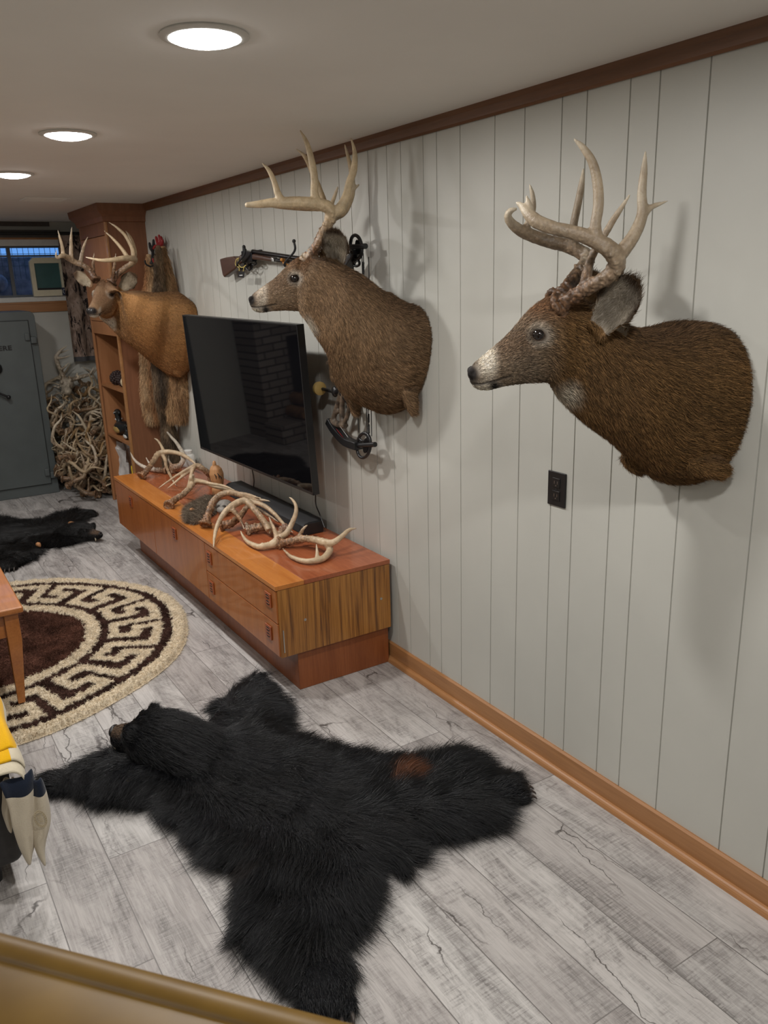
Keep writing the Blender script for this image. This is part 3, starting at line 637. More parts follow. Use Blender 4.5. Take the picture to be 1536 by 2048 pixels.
    wgt[co[:, 0] > -0.006] *= 0.2; wgt *= np.where(f > -0.05, 1.5, 1.0)
    pos, nn, T3, wv = scatter(me, hairs, wgt); cc = (col[T3]*wv[:, :, None]).sum(1); ff = (f[T3]*wv).sum(1)
    idx = np.array([np.argmin(((C_-p_)**2).sum(1)) for p_ in pos]); ea = (earax[T3]*wv[:, :, None]).sum(1); dr = np.where((np.linalg.norm(ea, axis=1) > 0.3)[:, None], ea, Tn[idx]+np.array([0, 0, -0.25])); dr -= nn*(dr*nn).sum(1)[:, None]; dr /= np.linalg.norm(dr, axis=1)[:, None]
    em = (earm[T3]*wv).sum(1); ln = np.where(em > 0.3, rng.choice([0.006, 0.009, 0.016], len(pos)), np.interp(ff, [-0.45, -0.12, -0.04, 0.06, 0.2], [0.0135, 0.0125, 0.009, 0.005, 0.003]))*H.sc*hk*rng.uniform(0.6, 1.35, len(pos))
    tint = np.where((em > 0.3)[:, None], 1.0, rng.choice([0.34, 0.7, 1.0, 1.5, 2.3], len(pos), p=[.24, .24, .22, .2, .1])[:, None])
    b_ = link('body', me, M['hide'], root)
    fur('fur', pos, dr, nn, ln, np.clip(cc*tint*np.array([1.03, 1.0, 0.94]), 0, 1), 0.0006*H.sc, M['hair'], b_, lift=0.22, droop=0.4, curl=0.25)
    for sgn in (1, -1):
        mb = MB(); e = np.array(FEAT['eye']); e[1] = sgn*(eye_lat-0.0065); mb.ball(H.world(e), 0.0176*H.sc, 20, 14); obj('eye', mb, M['eye'], root, smooth=True)
    mb = MB(); q = np.array(FEAT['nose'])
    rot = np.stack([H.F, H.L, UP], 1); mb.ball(H.world(q+np.array([-0.006, 0, -0.001])), np.array([0.012, 0.0225, 0.0165])*H.sc, 18, 12, rot)
    nm = remeshed(mb, 0.002, 2); link('nose', nm, M['nose'], root)
    mb = MB(); r0 = np.array(R[-1]); cr_ = r0.mean(0)
    mb.rings([[np.array([-0.0008, *(cr_+(q_-cr_)*0.93)[1:]]) for q_ in r0], [np.array([-0.004, *(cr_+(q_-cr_)*0.93)[1:]]) for q_ in r0]]); obj('back_board', mb, M['black_matte'], root)
    for am in antlers: link('antler', am, M['antler'], root)
    return root
def path(Hd, pts, conv): return [(*Hd.at(*conv(a, b), lat), r) for a, b, lat, r in pts]
# ---- nearest deer
HR.O = HR.O
def X(conv, x, a, b, wd): return (P(*conv(*a), 'x', x), P(*conv(*b), 'x', x), wd)
neckR = [X(c3, -.330, (640, 832), (575, 1320), .070), X(c3, -.285, (745, 880), (665, 1405), .084), X(c3, -.235, (850, 945), (745, 1465), .104), X(c3, -.185, (930, 985), (815, 1515), .128),
         X(c3, -.125, (1020, 985), (880, 1575), .150), X(c3, -.075, (1100, 962), (955, 1645), .164), X(c3, -.035, (1180, 948), (1030, 1685), .168), X(c3, -.004, (1250, 952), (1120, 1695), .160)]
earsR = [(HR.at(*c3(718, 1000), .052), HR.at(*c3(928, 738), .125), .10, HR.L*0.86+HR.F*0.45), (HR.at(*c3(640, 880), -.052), HR.at(*c3(770, 735), -.15), .085, -HR.L*0.6+HR.F*0.8)]
pr = [path(HR, [(562, 868, .036, .020), (620, 832, .055, .0175), (700, 782, .085, .0165), (780, 738, .115, .0175), (828, 685, .135, .0205), (815, 625, .145, .0205), (750, 575, .15, .0185), (640, 530, .15, .016), (540, 508, .145, .015), (460, 478, .13, .016), (415, 440, .115, .0135), (385, 405, .105, .008), (362, 388, .10, .004)], c3),
      path(HR, [(430, 455, .12, .010), (418, 400, .11, .0075), (405, 358, .105, .003)], c3),
      path(HR, [(672, 790, .07, .013), (690, 715, .075, .0115), (712, 640, .085, .0095), (765, 550, .095, .0085), (830, 440, .10, .007), (890, 348, .105, .0025)], c3),
      path(HR, [(735, 560, .15, .015), (728, 490, .15, .0125), (742, 400, .147, .012), (738, 300, .142, .0115), (715, 200, .135, .010), (670, 130, .13, .0075), (628, 88, .125, .0025)], c3),
      path(HR, [(815, 665, .137, .018), (865, 600, .135, .0165), (915, 525, .13, .0145), (948, 440, .125, .0125), (945, 350, .12, .0105), (955, 240, .115, .008), (962, 150, .11, .0028)], c3),
      path(HR, [(950, 445, .125, .011), (985, 412, .122, .007), (1025, 395, .12, .005), (1065, 382, .118, .002)], c3)]
pl = [path(HR, [(545, 845, -.036, .020), (590, 790, -.06, .0175), (640, 720, -.085, .0165), (690, 660, -.115, .017), (680, 630, -.135, .0185), (600, 592, -.15, .0175), (500, 568, -.15, .0165), (420, 538, -.145, .0165), (360, 505, -.13, .014), (325, 470, -.12, .0115), (318, 440, -.112, .0095), (335, 422, -.108, .0075), (356, 418, -.105, .004)], c3),
      path(HR, [(398, 512, -.14, .010), (425, 460, -.138, .0085), (437, 400, -.135, .0075), (432, 345, -.132, .006), (420, 303, -.13, .0025)], c3),
      path(HR, [(625, 590, -.145, .013), (625, 500, -.142, .0105), (645, 400, -.14, .0098), (662, 310, -.137, .0085), (672, 232, -.135, .003)], c3),
      path(HR, [(620, 755, -.07, .012), (690, 690, -.08, .010), (715, 640, -.085, .007), (720, 610, -.085, .003)], c3)]
br, bl = HR.at(*c3(566, 866), .036), HR.at(*c3(548, 843), -.036)
AR = [antler_mesh(pr, br, .0225, .0032, pale=(0.37, 0.295, 0.205), brown=(0.115, 0.06, 0.03), brown_len=.19), antler_mesh(pl, bl, .0225, .0032, pale=(0.30, 0.235, 0.16), brown=(0.10, 0.052, 0.026), brown_len=.19)]
stR = [([P(*c3(890, 1560), 'x', -.12), P(*c3(915, 1610), 'x', -.11), P(*c3(945, 1650), 'x', -.09)], [.03, .024, .012]), ([P(*c3(1180, 1600), 'x', -.08), P(*c3(1270, 1620), 'x', -.06), P(*c3(1330, 1650), 'x', -.03)], [.03, .03, .02])]
deer('nearest deer shoulder mount facing left with dark brown coat and heavy grey brown antlers', HR, neckR, P(*c3(1200, 1690), 'x', 0), earsR, AR, stubs=stR, hairs=150000, body=(0.165, 0.095, 0.04), grey=(0.19, 0.155, 0.12))
# ---- middle deer
DM = 3.27
eM = CO+ray(*c2(545, 1015))*(DM/np.linalg.norm(ray(*c2(545, 1015))))
HM = Head(eM, (-0.90, 0.44))
def fit(Hd, eye_px, nose_px):
    a = Hd.loc(*nose_px); b = np.array(FEAT['nose'])-np.array(FEAT['eye'])
    Hd.sc = math.hypot(a[0], a[2])/math.hypot(b[0], b[2]); Hd.rot = math.atan2(a[2], a[0])-math.atan2(b[2], b[0])
fit(HM, c2(545, 1015), c2(258, 1152))
neckM = [X(c2, -.325, (690, 880), (650, 1290), .073), X(c2, -.30, (770, 895), (690, 1352), .085), X(c2, -.27, (850, 950), (730, 1408), .10), X(c2, -.24, (940, 1010), (775, 1470), .122), X(c2, -.195, (1030, 1085), (805, 1580), .150),
         X(c2, -.145, (1110, 1150), (865, 1690), .178), X(c2, -.095, (1170, 1150), (960, 1770), .192), X(c2, -.045, (1230, 1160), (1080, 1850), .198), X(c2, -.004, (1280, 1178), (1160, 1862), .195)]
earsM = [(HM.at(*c2(805, 955), .055), HM.at(*c2(806, 685), .135), .112, HM.L*0.9+HM.F*0.35), (HM.at(*c2(700, 890), -.05), HM.at(*c2(860, 740), -.16), .09, -HM.L*0.6+HM.F*0.8)]
pm = [path(HM, [(625, 905, .036, .021), (655, 850, .045, .0185), (700, 775, .065, .0175), (745, 690, .085, .0185), (775, 610, .10, .022), (760, 560, .11, .024), (690, 540, .12, .022), (600, 528, .13, .0205), (500, 528, .13, .0205), (420, 528, .125, .0175), (330, 538, .115, .0145), (238, 543, .105, .0095)], c2),
      path(HM, [(775, 600, .10, .022), (830, 570, .105, .0205), (872, 490, .105, .0165), (893, 400, .10, .0145), (920, 320, .095, .0135), (928, 220, .09, .0095), (903, 115, .085, .003)], c2),
      path(HM, [(690, 540, .12, .019), (668, 470, .12, .0155), (668, 370, .117, .0145), (645, 240, .115, .0125), (618, 140, .11, .009), (578, 64, .108, .003)], c2),
      path(HM, [(460, 520, .13, .016), (428, 455, .13, .0125), (405, 380, .127, .010), (375, 320, .125, .008), (334, 278, .122, .003)], c2),
      path(HM, [(640, 880, .04, .010), (612, 862, .038, .007), (592, 850, .036, .003)], c2)]
pf = [path(HM, [(655, 880, -.036, .021), (690, 800, -.05, .0185), (720, 720, -.07, .0175), (770, 650, -.09, .018), (800, 590, -.105, .0195), (740, 560, -.12, .0175), (640, 560, -.13, .0165), (540, 555, -.13, .015), (440, 550, -.125, .011), (390, 548, -.12, .005)], c2),
      path(HM, [(790, 620, -.10, .018), (850, 590, -.105, .017), (895, 510, -.105, .0145), (912, 430, -.10, .012), (905, 330, -.098, .0105), (885, 240, -.095, .008), (862, 158, -.09, .003)], c2),
      path(HM, [(740, 560, -.12, .014), (705, 450, -.12, .0115), (655, 340, -.118, .0105), (610, 240, -.115, .0085), (552, 188, -.112, .003)], c2),
      path(HM, [(770, 560, -.10, .009), (795, 495, -.10, .008), (816, 435, -.10, .005)], c2), path(HM, [(905, 470, -.1, .009), (930, 435, -.1, .006), (950, 416, -.1, .005)], c2)]
bm1, bm2 = HM.at(*c2(625, 905), .036), HM.at(*c2(655, 880), -.036)
AM = [antler_mesh(pm, bm1, .024, .0038, pale=(0.63, 0.50, 0.32), brown=(0.19, 0.10, 0.055), brown_len=.19, tip=(0.66, 0.56, 0.4)), antler_mesh(pf, bm2, .024, .0038, pale=(0.52, 0.40, 0.25), brown=(0.17, 0.09, 0.05), brown_len=.2)]
stM = [([P(*c2(860, 1640), 'x', -.14), P(*c2(915, 1770), 'x', -.13), P(*c2(935, 1890), 'x', -.12)], [.05, .034, .014]), ([P(*c2(1270, 1720), 'x', -.06), P(*c2(1290, 1815), 'x', -.05), P(*c2(1308, 1888), 'x', -.04)], [.034, .025, .012]),
       ([P(*c2(820, 1520), 'x', -.18), P(*c2(850, 1640), 'x', -.15)], [.04, .05])]
deer('middle deer shoulder mount beside the television with pale cream antlers and greyish face', HM, neckM, P(*c2(1200, 1880), 'x', 0), earsM, AM, stubs=stM, hairs=90000, side_white=.55, body=(0.19, 0.122, 0.07), grey=(0.23, 0.165, 0.11), fore=(0.17, 0.09, 0.045))
# ---- farthest deer, head turned towards the camera
eL = P(*c1(655, 668), 'x', -0.52); HL = Head(eL, (-0.685, -0.725)); HL.sc = 0.98
if np.dot(HL.L, np.array([0.725, -0.685, 0])) < 0: HL.L = -HL.L
neckL = [X(c1, -.47, (745, 640), (668, 838), .068), X(c1, -.42, (800, 665), (715, 885), .08), X(c1, -.36, (880, 672), (790, 930), .10), X(c1, -.29, (955, 690), (875, 985), .125), X(c1, -.22, (1030, 695), (945, 1045), .15),
         X(c1, -.15, (1090, 685), (1010, 1100), .17), X(c1, -.09, (1150, 680), (1085, 1160), .178), X(c1, -.04, (1200, 695), (1150, 1180), .175), X(c1, -.004, (1225, 715), (1190, 1165), .165)]
earsL = [(HL.at(*c1(765, 650), .052), HL.at(*c1(872, 532), .17), .105, HL.F*0.85+HL.L*0.35), (HL.at(*c1(585, 610), -.05), HL.at(*c1(492, 535), -.17), .09, HL.F*0.8-HL.L*0.4)]
def pathL(pts): return [(*PN(*c1(a, b), HL.O+HL.F*fo, HL.F), r) for a, b, fo, r in pts]
pn = [pathL([(715, 590, -.05, .020), (745, 545, -.07, .0175), (800, 500, -.08, .0165), (850, 465, -.08, .017), (862, 440, -.05, .018), (835, 438, 0.02, .0175), (780, 438, .09, .016), (710, 448, .15, .0135), (640, 450, .20, .010), (548, 430, .24, .004)]),
      pathL([(850, 450, -.06, .0165), (862, 400, -.07, .014), (845, 330, -.08, .011), (825, 290, -.09, .008), (806, 262, -.09, .003)]), pathL([(820, 435, .03, .014), (775, 370, .04, .011), (720, 310, .05, .008), (668, 262, .06, .003)]),
      pathL([(855, 440, -.03, .015), (845, 370, -.02, .0125), (800, 290, -.01, .0105), (750, 240, 0, .008), (698, 206, .01, .003)]), pathL([(718, 580, -.04, .011), (732, 490, -.02, .009), (742, 402, 0, .003)])]
pf2 = [pathL([(610, 575, -.05, .020), (585, 525, -.07, .0175), (545, 490, -.08, .0165), (490, 468, -.07, .0175), (445, 440, -.03, .0175), (410, 422, .03, .0155), (385, 425, .08, .012), (365, 435, .11, .009), (358, 415, .13, .006), (364, 378, .14, .003)]),
       pathL([(405, 420, .04, .013), (398, 360, .05, .010), (385, 310, .06, .008), (368, 255, .06, .003)]), pathL([(460, 450, -.04, .014), (455, 380, -.04, .0115), (455, 310, -.04, .009), (460, 236, -.04, .003)]),
       pathL([(515, 470, -.08, .014), (525, 410, -.09, .0115), (540, 350, -.09, .008), (562, 298, -.1, .003)]), pathL([(606, 570, -.04, .011), (595, 490, -.02, .009), (602, 402, 0, .003)])]
AL = [antler_mesh(pn, pn[0][0][:3], .023, .005, pale=(0.52, 0.40, 0.25), brown=(0.17, 0.09, 0.05), brown_len=.2), antler_mesh(pf2, pf2[0][0][:3], .023, .005, pale=(0.50, 0.39, 0.26), brown=(0.17, 0.09, 0.05), brown_len=.2)]
stL = [([P(*c1(1120, 1100), 'x', -.10), P(*c1(1140, 1150), 'x', -.09), P(*c1(1150, 1192), 'x', -.08)], [.05, .045, .02])]
deer('farthest deer shoulder mount by the bookcase with its head turned to the camera', HL, neckL, P(*c1(1200, 1160), 'x', 0), earsL, AL, voxel=.006, stubs=stL, hairs=36000, hk=0.7, body=(0.30, 0.155, 0.06), fore=(0.12, 0.065, 0.035), grey=(0.17, 0.112, 0.07), dark=(0.10, 0.055, 0.03), white=(0.66, 0.6, 0.5), throat_lat=0.0, side_white=1.0, throat_px=(217, 641))
# ------------------------------------------------------------------ bear skins
M['bear'] = vcol('bear_hide', 0.8, 0.1)
M['bear_hair'] = hair_mat('bear_hair', 0.38, 0.42)
M['tan'] = plain('tan_skin', (0.36, 0.17, 0.07), 0.7, var=0.3, scale=60)
M['claw'] = plain('dark_claw', (0.05, 0.04, 0.035), 0.35)
M['tooth'] = plain('ivory_tooth', (0.66, 0.58, 0.42), 0.35)
def c6(a, b): return 60+a*0.65104, 1320+b*0.65117
def c5(a, b): return a*0.38095, 980+b*0.38086
def in_poly(p, poly):
    x, y = p[:, 0], p[:, 1]; ins = np.zeros(len(p), bool); j = len(poly)-1
    for i in range(len(poly)):
        xi, yi = poly[i]; xj, yj = poly[j]; c = ((yi > y) != (yj > y)) & (x < (xj-xi)*(y-yi)/(yj-yi+1e-12)+xi); ins ^= c; j = i
    return ins
def edge_dist(p, poly):
    poly = np.asarray(poly); a = poly; b = np.roll(poly, -1, 0); best = np.full(len(p), 9.0); vec = np.zeros((len(p), 2))
    for i in range(len(a)):
        e = b[i]-a[i]; t = np.clip(((p-a[i])@e)/max(e@e, 1e-12), 0, 1); q = p-a[i]-t[:, None]*e; d = np.hypot(q[:, 0], q[:, 1])
        m = d < best; best[m] = d[m]; vec[m] = q[m]/np.maximum(d[m], 1e-9)[:, None]
    return best, vec
def pelt_mesh(poly, step, height, z0=0.001, puff=0.09):
    """a thick flat skin: grid inside the outline, domed towards the middle, with an underside"""
    poly = np.asarray(poly); lo, hi = poly.min(0), poly.max(0); nx, ny = [int(v) for v in np.ceil((hi-lo)/step)+1]
    gx, gy = np.meshgrid(np.arange(nx), np.arange(ny), indexing='ij'); pts = np.stack([lo[0]+gx.ravel()*step, lo[1]+gy.ravel()*step], 1)
    ins = in_poly(pts, poly).reshape(nx, ny)
    q = ins[:-1, :-1] & ins[1:, :-1] & ins[1:, 1:] & ins[:-1, 1:]
    d, _ = edge_dist(pts, poly); k = np.clip(d/puff, 0, 1); h = z0+0.006+height*np.sqrt(k*(2-k))
    p3 = np.stack([pts[:, 0], pts[:, 1], h], 1); p3[:, 2] += (vnoise(p3*np.array([1, 1, 0]), 9, 2)-0.5)*0.03*k+(vnoise(p3*np.array([1, 1, 0]), 24, 4)-0.5)*0.012*k; p3[:, 2] = np.maximum(p3[:, 2], z0+0.003)
    idx = np.full(nx*ny, -1); faces = []; verts = []
    def vid(i):
        if idx[i] < 0: idx[i] = len(verts); verts.append(p3[i])
        return idx[i]
    for i, j in zip(*np.nonzero(q)):
        a, b, c, e = i*ny+j, (i+1)*ny+j, (i+1)*ny+j+1, i*ny+j+1; faces.append((vid(a), vid(b), vid(c), vid(e)))
    n = len(verts); edges = {}
    for f in faces:
        for a, b in zip(f, f[1:]+f[:1]): edges[(a, b)] = 1
    rim = [(a, b) for (a, b) in edges if (b, a) not in edges]
    V = list(verts)+[np.array([v[0], v[1], z0]) for v in verts]
    faces2 = faces+[tuple(i+n for i in f[::-1]) for f in faces]+[(b, a, a+n, b+n) for a, b in rim]
    mb = MB(); mb.add(V, faces2); me = mesh_of('hide', mb, True); return me
def bear_skin(label, outline, spine, head, paws, nfur, hair_len, black=(0.0052, 0.0055, 0.0066), patches=(), step=0.014, base=None, rim=0.03):
    root = thing('bear_skin_rug', label, 'bear skin', base, 'black bear skins laid on the floor')
    poly = np.array([q[:2] for q in outline]); me = pelt_mesh(poly, step, 0.042)
    sp = spline(np.array([q[:2] for q in spine]), 60); tv_ = np.gradient(sp, axis=0); tv_ /= np.linalg.norm(tv_, axis=1)[:, None]
    co = get_co(me); black = np.array(black); col = np.tile(black, (len(co), 1))
    wgt = (co[:, 2] > 0.0022)*1.0
    pos, nn, T3, wv = scatter(me, nfur, wgt); nn = nn*np.array([1, 1, 1.0]); nn[nn[:, 2] < 0] *= -1
    D2 = ((pos[:, None, :2]-sp[None])**2).sum(2) if len(pos)*60 < 8e6 else None
    idx = np.concatenate([(((pos[i:i+20000, None, :2]-sp[None])**2).sum(2)).argmin(1) for i in range(0, len(pos), 20000)]); away = pos[:, :2]-sp[idx]; dist = np.linalg.norm(away, axis=1); away /= np.maximum(dist, 1e-6)[:, None]
    ed, ev = edge_dist(pos[:, :2], poly); out = -ev
    ke = np.clip(1-ed/0.10, 0, 1)[:, None]; ks = np.clip(dist/0.22, 0, 1)[:, None]
    swirl = np.stack([vnoise(pos, 5, 11)-0.5, vnoise(pos, 5, 12)-0.5], 1)*1.1+np.stack([vnoise(pos, 15, 21)-0.5, vnoise(pos, 15, 22)-0.5], 1)*1.0
    d2 = tv_[idx]*(1-0.6*ks)*0.9+away*ks*0.7+out*ke*0.9+swirl
    dr = np.concatenate([d2, -0.10*np.ones((len(pos), 1))], 1); dr /= np.linalg.norm(dr, axis=1)[:, None]
    ln = hair_len*rng.uniform(0.55, 1.25, len(pos))*(0.65+0.7*vnoise(pos, 22, 31))
    br = rng.choice([0.6, 1.0, 1.6, 3.0], len(pos), p=[.3, .3, .22, .18])*(0.35+1.3*vnoise(pos, 14, 6)**1.5); hc = black[None]*br[:, None]  # paler strands and clumps put the fur's sheen and shading into its colour
    for c_, r_, pc in patches:
        k = np.clip(1.6-np.linalg.norm(pos[:, :2]-np.asarray(c_)[:2], axis=1)/r_, 0, 1)[:, None]; hc = hc*(1-k)+np.array(pc)*k*rng.uniform(0.4, 1.3, (len(pos), 1))
        kv = np.clip(1.6-np.linalg.norm(co[:, :2]-np.asarray(c_)[:2], axis=1)/r_, 0, 1)[:, None]; col = col*(1-kv)+np.array(pc)*kv
    for pw in paws:      # short hair round the feet
        k = np.linalg.norm(pos[:, :2]-np.asarray(pw[0])[:2], axis=1) < 0.10; ln[k] *= 0.55
    set_col(me, col)
    b_ = link('pelt', me, M['bear'], root)
    fur('fur', pos, dr, nn, ln, hc, 0.0008, M['bear_hair'], b_, lift=0.42, droop=0.55, k=5, curl=0.22)
    # paws with claws
    for pc, dirv, sz in paws:
        pc = np.array([pc[0], pc[1], 0.0]); dv = nrm([*dirv[:2], 0]); sd = np.cross(dv, UP); mb = MB()
        mb.ball(pc+UP*sz*0.42, np.array([sz*1.05, sz*0.78, sz*0.42]), 18, 12, np.stack([dv, sd, UP], 1))
        for k in range(5): mb.ball(pc+dv*sz*(0.82-0.07*abs(k-2)**1.5)+sd*sz*0.34*(k-2)+UP*sz*0.26, np.array([sz*0.34, sz*0.2, sz*0.25]), 12, 8, np.stack([dv, sd, UP], 1))
        pm_ = remeshed(mb, sz*0.07, 3); c_ = get_co(pm_); c_[:, 2] = np.maximum(c_[:, 2], 0.002); set_co(pm_, c_); set_col(pm_, np.tile(black, (len(c_), 1)))
        ps, pn_, _, _ = scatter(pm_, 2600); pd = np.tile(dv, (len(ps), 1)); pd -= pn_*(pd*pn_).sum(1)[:, None]; pd += 1e-4; pd /= np.linalg.norm(pd, axis=1)[:, None]
        pw = link('paw', pm_, M['bear'], root)
        fur('fur', ps, pd, pn_, rng.uniform(.010, .02, len(ps)), black[None]*rng.choice([0.7, 1.2, 2.4], len(ps))[:, None], 0.0008, M['bear_hair'], pw, lift=0.3, curl=0.25)
        for k in range(5):
            o_ = pc+dv*sz*(1.08-0.07*abs(k-2)**1.5)+sd*sz*0.34*(k-2)+UP*sz*0.27; mb = MB()
            mb.tube([o_, o_+dv*sz*0.2+UP*0.003, o_+dv*sz*0.36-UP*sz*0.1, o_+dv*sz*0.42-UP*sz*0.2], [sz*.07, sz*.065, sz*.04, sz*.008], 7); obj('claw', mb, M['claw'], pw, smooth=True)
    # head
    N, B, hl, wd, ht = head; N = np.array([*N[:2], 0.0]); B = np.array([*B[:2], 0.0]); F = nrm([*(N-B)[:2], 0]); Ls = np.cross(F, UP)
    if np.dot(Ls, CO-N) < 0: Ls = -Ls
    L_ = np.linalg.norm((N-B)[:2])
    prof = [(0.0, .105, .05, .018, .022), (0.015, .11, .042, .036, .034), (.05, .118, .03, .044, .045), (.10, .125, .022, .05, .052), (.145, .145, .018, .062, .062), (.19, .168, .012, .088, .08), (.25, .178, .008, .112, .10), (.33, .176, .004, .125, .11), (.42, .158, .004, .128, .11), (.52, .125, .004, .13, .12), (.62, .08, .004, .13, .12)]
    sc_ = ht/0.178; mb = MB(); R = []
    for s_, tp, bt, wb, wt in prof:
        c = N-F*s_*L_/0.55; R.append(ring_of(np.array([c[0], c[1], (tp+bt)/2*sc_]), UP*(tp-bt)/2*sc_, Ls*wb*wd, 26, 2.3, 0.25))
    R = np.array(R); A = np.stack([spline(R[:, j], 36) for j in range(R.shape[1])], 1); A[:, :, 2] = np.maximum(A[:, :, 2], 0.002); mb.rings([list(r) for r in A])
    for sg in (1, -1):
        e = N-F*0.195*L_/0.55+Ls*sg*0.078*wd+UP*0.138*sc_; mb.ball(e, np.array([0.018, 0.032, 0.032])*sc_, 14, 10, np.stack([F, Ls, UP], 1))
        mb.ball(N-F*0.16*L_/0.55+Ls*sg*0.05*wd+UP*0.137*sc_, 0.02*sc_, 10, 8)
    hm = remeshed(mb, 0.006, 3); co = get_co(hm); s_ = -((co-N)@F)*0.55/L_; lz = co[:, 2]/sc_
    tanm = np.clip((0.13-s_)/0.05, 0, 1)*np.clip((lz-0.085)/0.02, 0, 1); col = np.tile(black, (len(co), 1))*(1-0.65*tanm[:, None])+np.array((0.13, 0.085, 0.055))*0.65*tanm[:, None]
    set_col(hm, col); ps, pn_, T3, wv = scatter(hm, 16000, (s_ > 0.03)*1.0); ss = (s_[T3]*wv).sum(1); pd = np.tile(-F+np.array([0, 0, -.3]), (len(ps), 1)); pd -= pn_*(pd*pn_).sum(1)[:, None]; pd /= np.linalg.norm(pd, axis=1)[:, None]
    cc = (col[T3]*wv[:, :, None]).sum(1)*rng.choice([0.7, 1.1, 2.2], len(ps), p=[.4, .4, .2])[:, None]
    h_ = link('head', hm, M['bear'], root)
    fur('fur', ps, pd, pn_, np.interp(ss, [0, .12, .2, .4], [.005, .008, .022, .045])*rng.uniform(.6, 1.3, len(ps))*min(1, sc_), cc, 0.0008, M['bear_hair'], h_, lift=0.3, droop=0.5, curl=0.22)
    mb = MB(); mb.ball(N-F*0.006+UP*0.092*sc_, np.array([0.014, 0.027, 0.021])*sc_, 16, 10, np.stack([F, Ls, UP], 1)); obj('nose', mb, M['nose'], h_, smooth=True)
    for sg in (1, -1):
        mb = MB(); mb.ball(N-F*0.158*L_/0.55+Ls*sg*0.056*wd+UP*0.132*sc_, 0.0095*sc_, 12, 8); obj('eye', mb, M['eye'], h_, smooth=True)
        mb = MB(); o_ = N-F*0.03+Ls*sg*0.034*wd+UP*0.062*sc_; mb.tube([o_, o_-UP*0.014+F*.002, o_-UP*0.028], [.0055, .0045, .001], 7); obj('tooth', mb, M['tooth'], h_, smooth=True)
    return root
OUT6 = [(690, 52), (740, 90), (765, 180), (758, 245), (850, 275), (960, 303), (1080, 322), (1180, 318), (1260, 303), (1325, 293), (1368, 322), (1385, 362), (1430, 358), (1475, 352), (1500, 376), (1486, 436), (1436, 468), (1380, 505), (1280, 525), (1190, 535), (1160, 575), (1170, 625), (1140, 632), (1085, 612), (1040, 672), (993, 782), (950, 880), (975, 930), (975, 1015), (935, 1072), (880, 1065), (850, 1035), (805, 1000), (778, 935), (745, 880), (690, 855), (650, 862), (662, 790), (680, 690), (665, 640), (590, 590), (510, 520), (450, 462), (395, 420), (330, 422), (230, 408), (150, 394), (65, 395), (32, 370), (48, 347), (130, 342), (195, 322), (232, 285), (290, 285), (340, 300), (400, 300), (470, 280), (540, 215), (578, 145), (622, 100), (650, 85), (670, 58)]
def flo(pts, conv, z=0.02): return [P(*conv(a, b), 'z', z) for a, b in pts]
def pw6(a, b, c, d, s): x = P(*c6(a, b), 'z', .03); y = P(*c6(c, d), 'z', .03); return (x, y-x, s)
hn, hb = P(226, 1466, 'z', 0.085), P(400, 1492, 'z', 0.085)
bear_skin('large black bear skin spread in front of the media console, head towards the round rug', flo(OUT6, c6), flo([(420, 250), (560, 330), (760, 420), (960, 500), (1130, 590)], c6),
          (hn, hb, 0, 1.0, 0.185), [pw6(700, 95, 690, 55, .06), pw6(80, 372, 35, 372, .062), pw6(1455, 400, 1500, 390, .075), pw6(905, 1010, 915, 1070, .08)], 190000, 0.062,
          patches=[(P(*c6(1140, 362), 'z', .04), 0.045, (0.16, 0.06, 0.028)), (P(*c6(690, 640), 'z', .02), 0.03, (0.02, 0.014, 0.012))], base=P(*c6(760, 430), 'z', 0.0))
sk = bpy.data.objects['bear_skin_rug']
for a, b, c_, d, r in ((672, 585, 678, 612, .012), (690, 625, 682, 690, .017), (228, 306, 240, 311, .008)):
    p0, p1 = P(*c6(a, b), 'z', .03), P(*c6(c_, d), 'z', .02); mb = MB(); mb.tube(spline([p0, (p0+p1)/2+np.array([.008, 0, .012]), p1], 8), [r*.5, r*.9, r, r, r, r*.8, r*.6, r*.3], 8); o = obj('skin_flap', mb, M['tan'], sk, smooth=True); o['label'] = 'tan bare skin flap showing through the fur'
mb = MB(); g0 = P(*c6(305, 369), 'z', .055); mb.tube([g0+np.array([.008*math.cos(a), .008*math.sin(a), 0]) for a in np.linspace(0, 2*PI, 14, endpoint=False)], 0.0022, 6, closed=True); o = obj('eyelet', mb, plain('brass_eyelet', (0.6, 0.38, 0.1), 0.3, 0.9), sk, smooth=True)
OUT5 = [(-420, 210), (-300, 150), (-150, 140), (0, 152), (60, 160), (150, 172), (230, 160), (300, 132), (400, 110), (470, 114), (484, 128), (440, 155), (400, 180), (430, 210), (400, 275), (330, 288), (215, 298), (200, 340), (140, 375), (100, 398), (40, 412), (0, 400), (-60, 420), (-200, 470), (-330, 430), (-300, 330), (-460, 290)]
fn_, fb_ = P(203, 1076, 'z', .03), P(130, 1066, 'z', .03)
bear_skin('black bear skin lying on the floor in front of the grey safe', flo(OUT5, c5), flo([(330, 230), (200, 230), (50, 250), (-150, 280), (-350, 300)], c5), (fn_, fb_, 0, 0.75, 0.115),
          [(P(*c5(455, 128), 'z', .02), P(*c5(500, 120), 'z', .02)-P(*c5(455, 128), 'z', .02), .06), (P(*c5(40, 395), 'z', .02), P(*c5(20, 430), 'z', .02)-P(*c5(40, 395), 'z', .02), .075)], 60000, 0.05, black=(0.0095, 0.009, 0.009), step=0.02, base=P(60, 1080, 'z', 0))
fs = bpy.data.objects['bear_skin_rug.001']
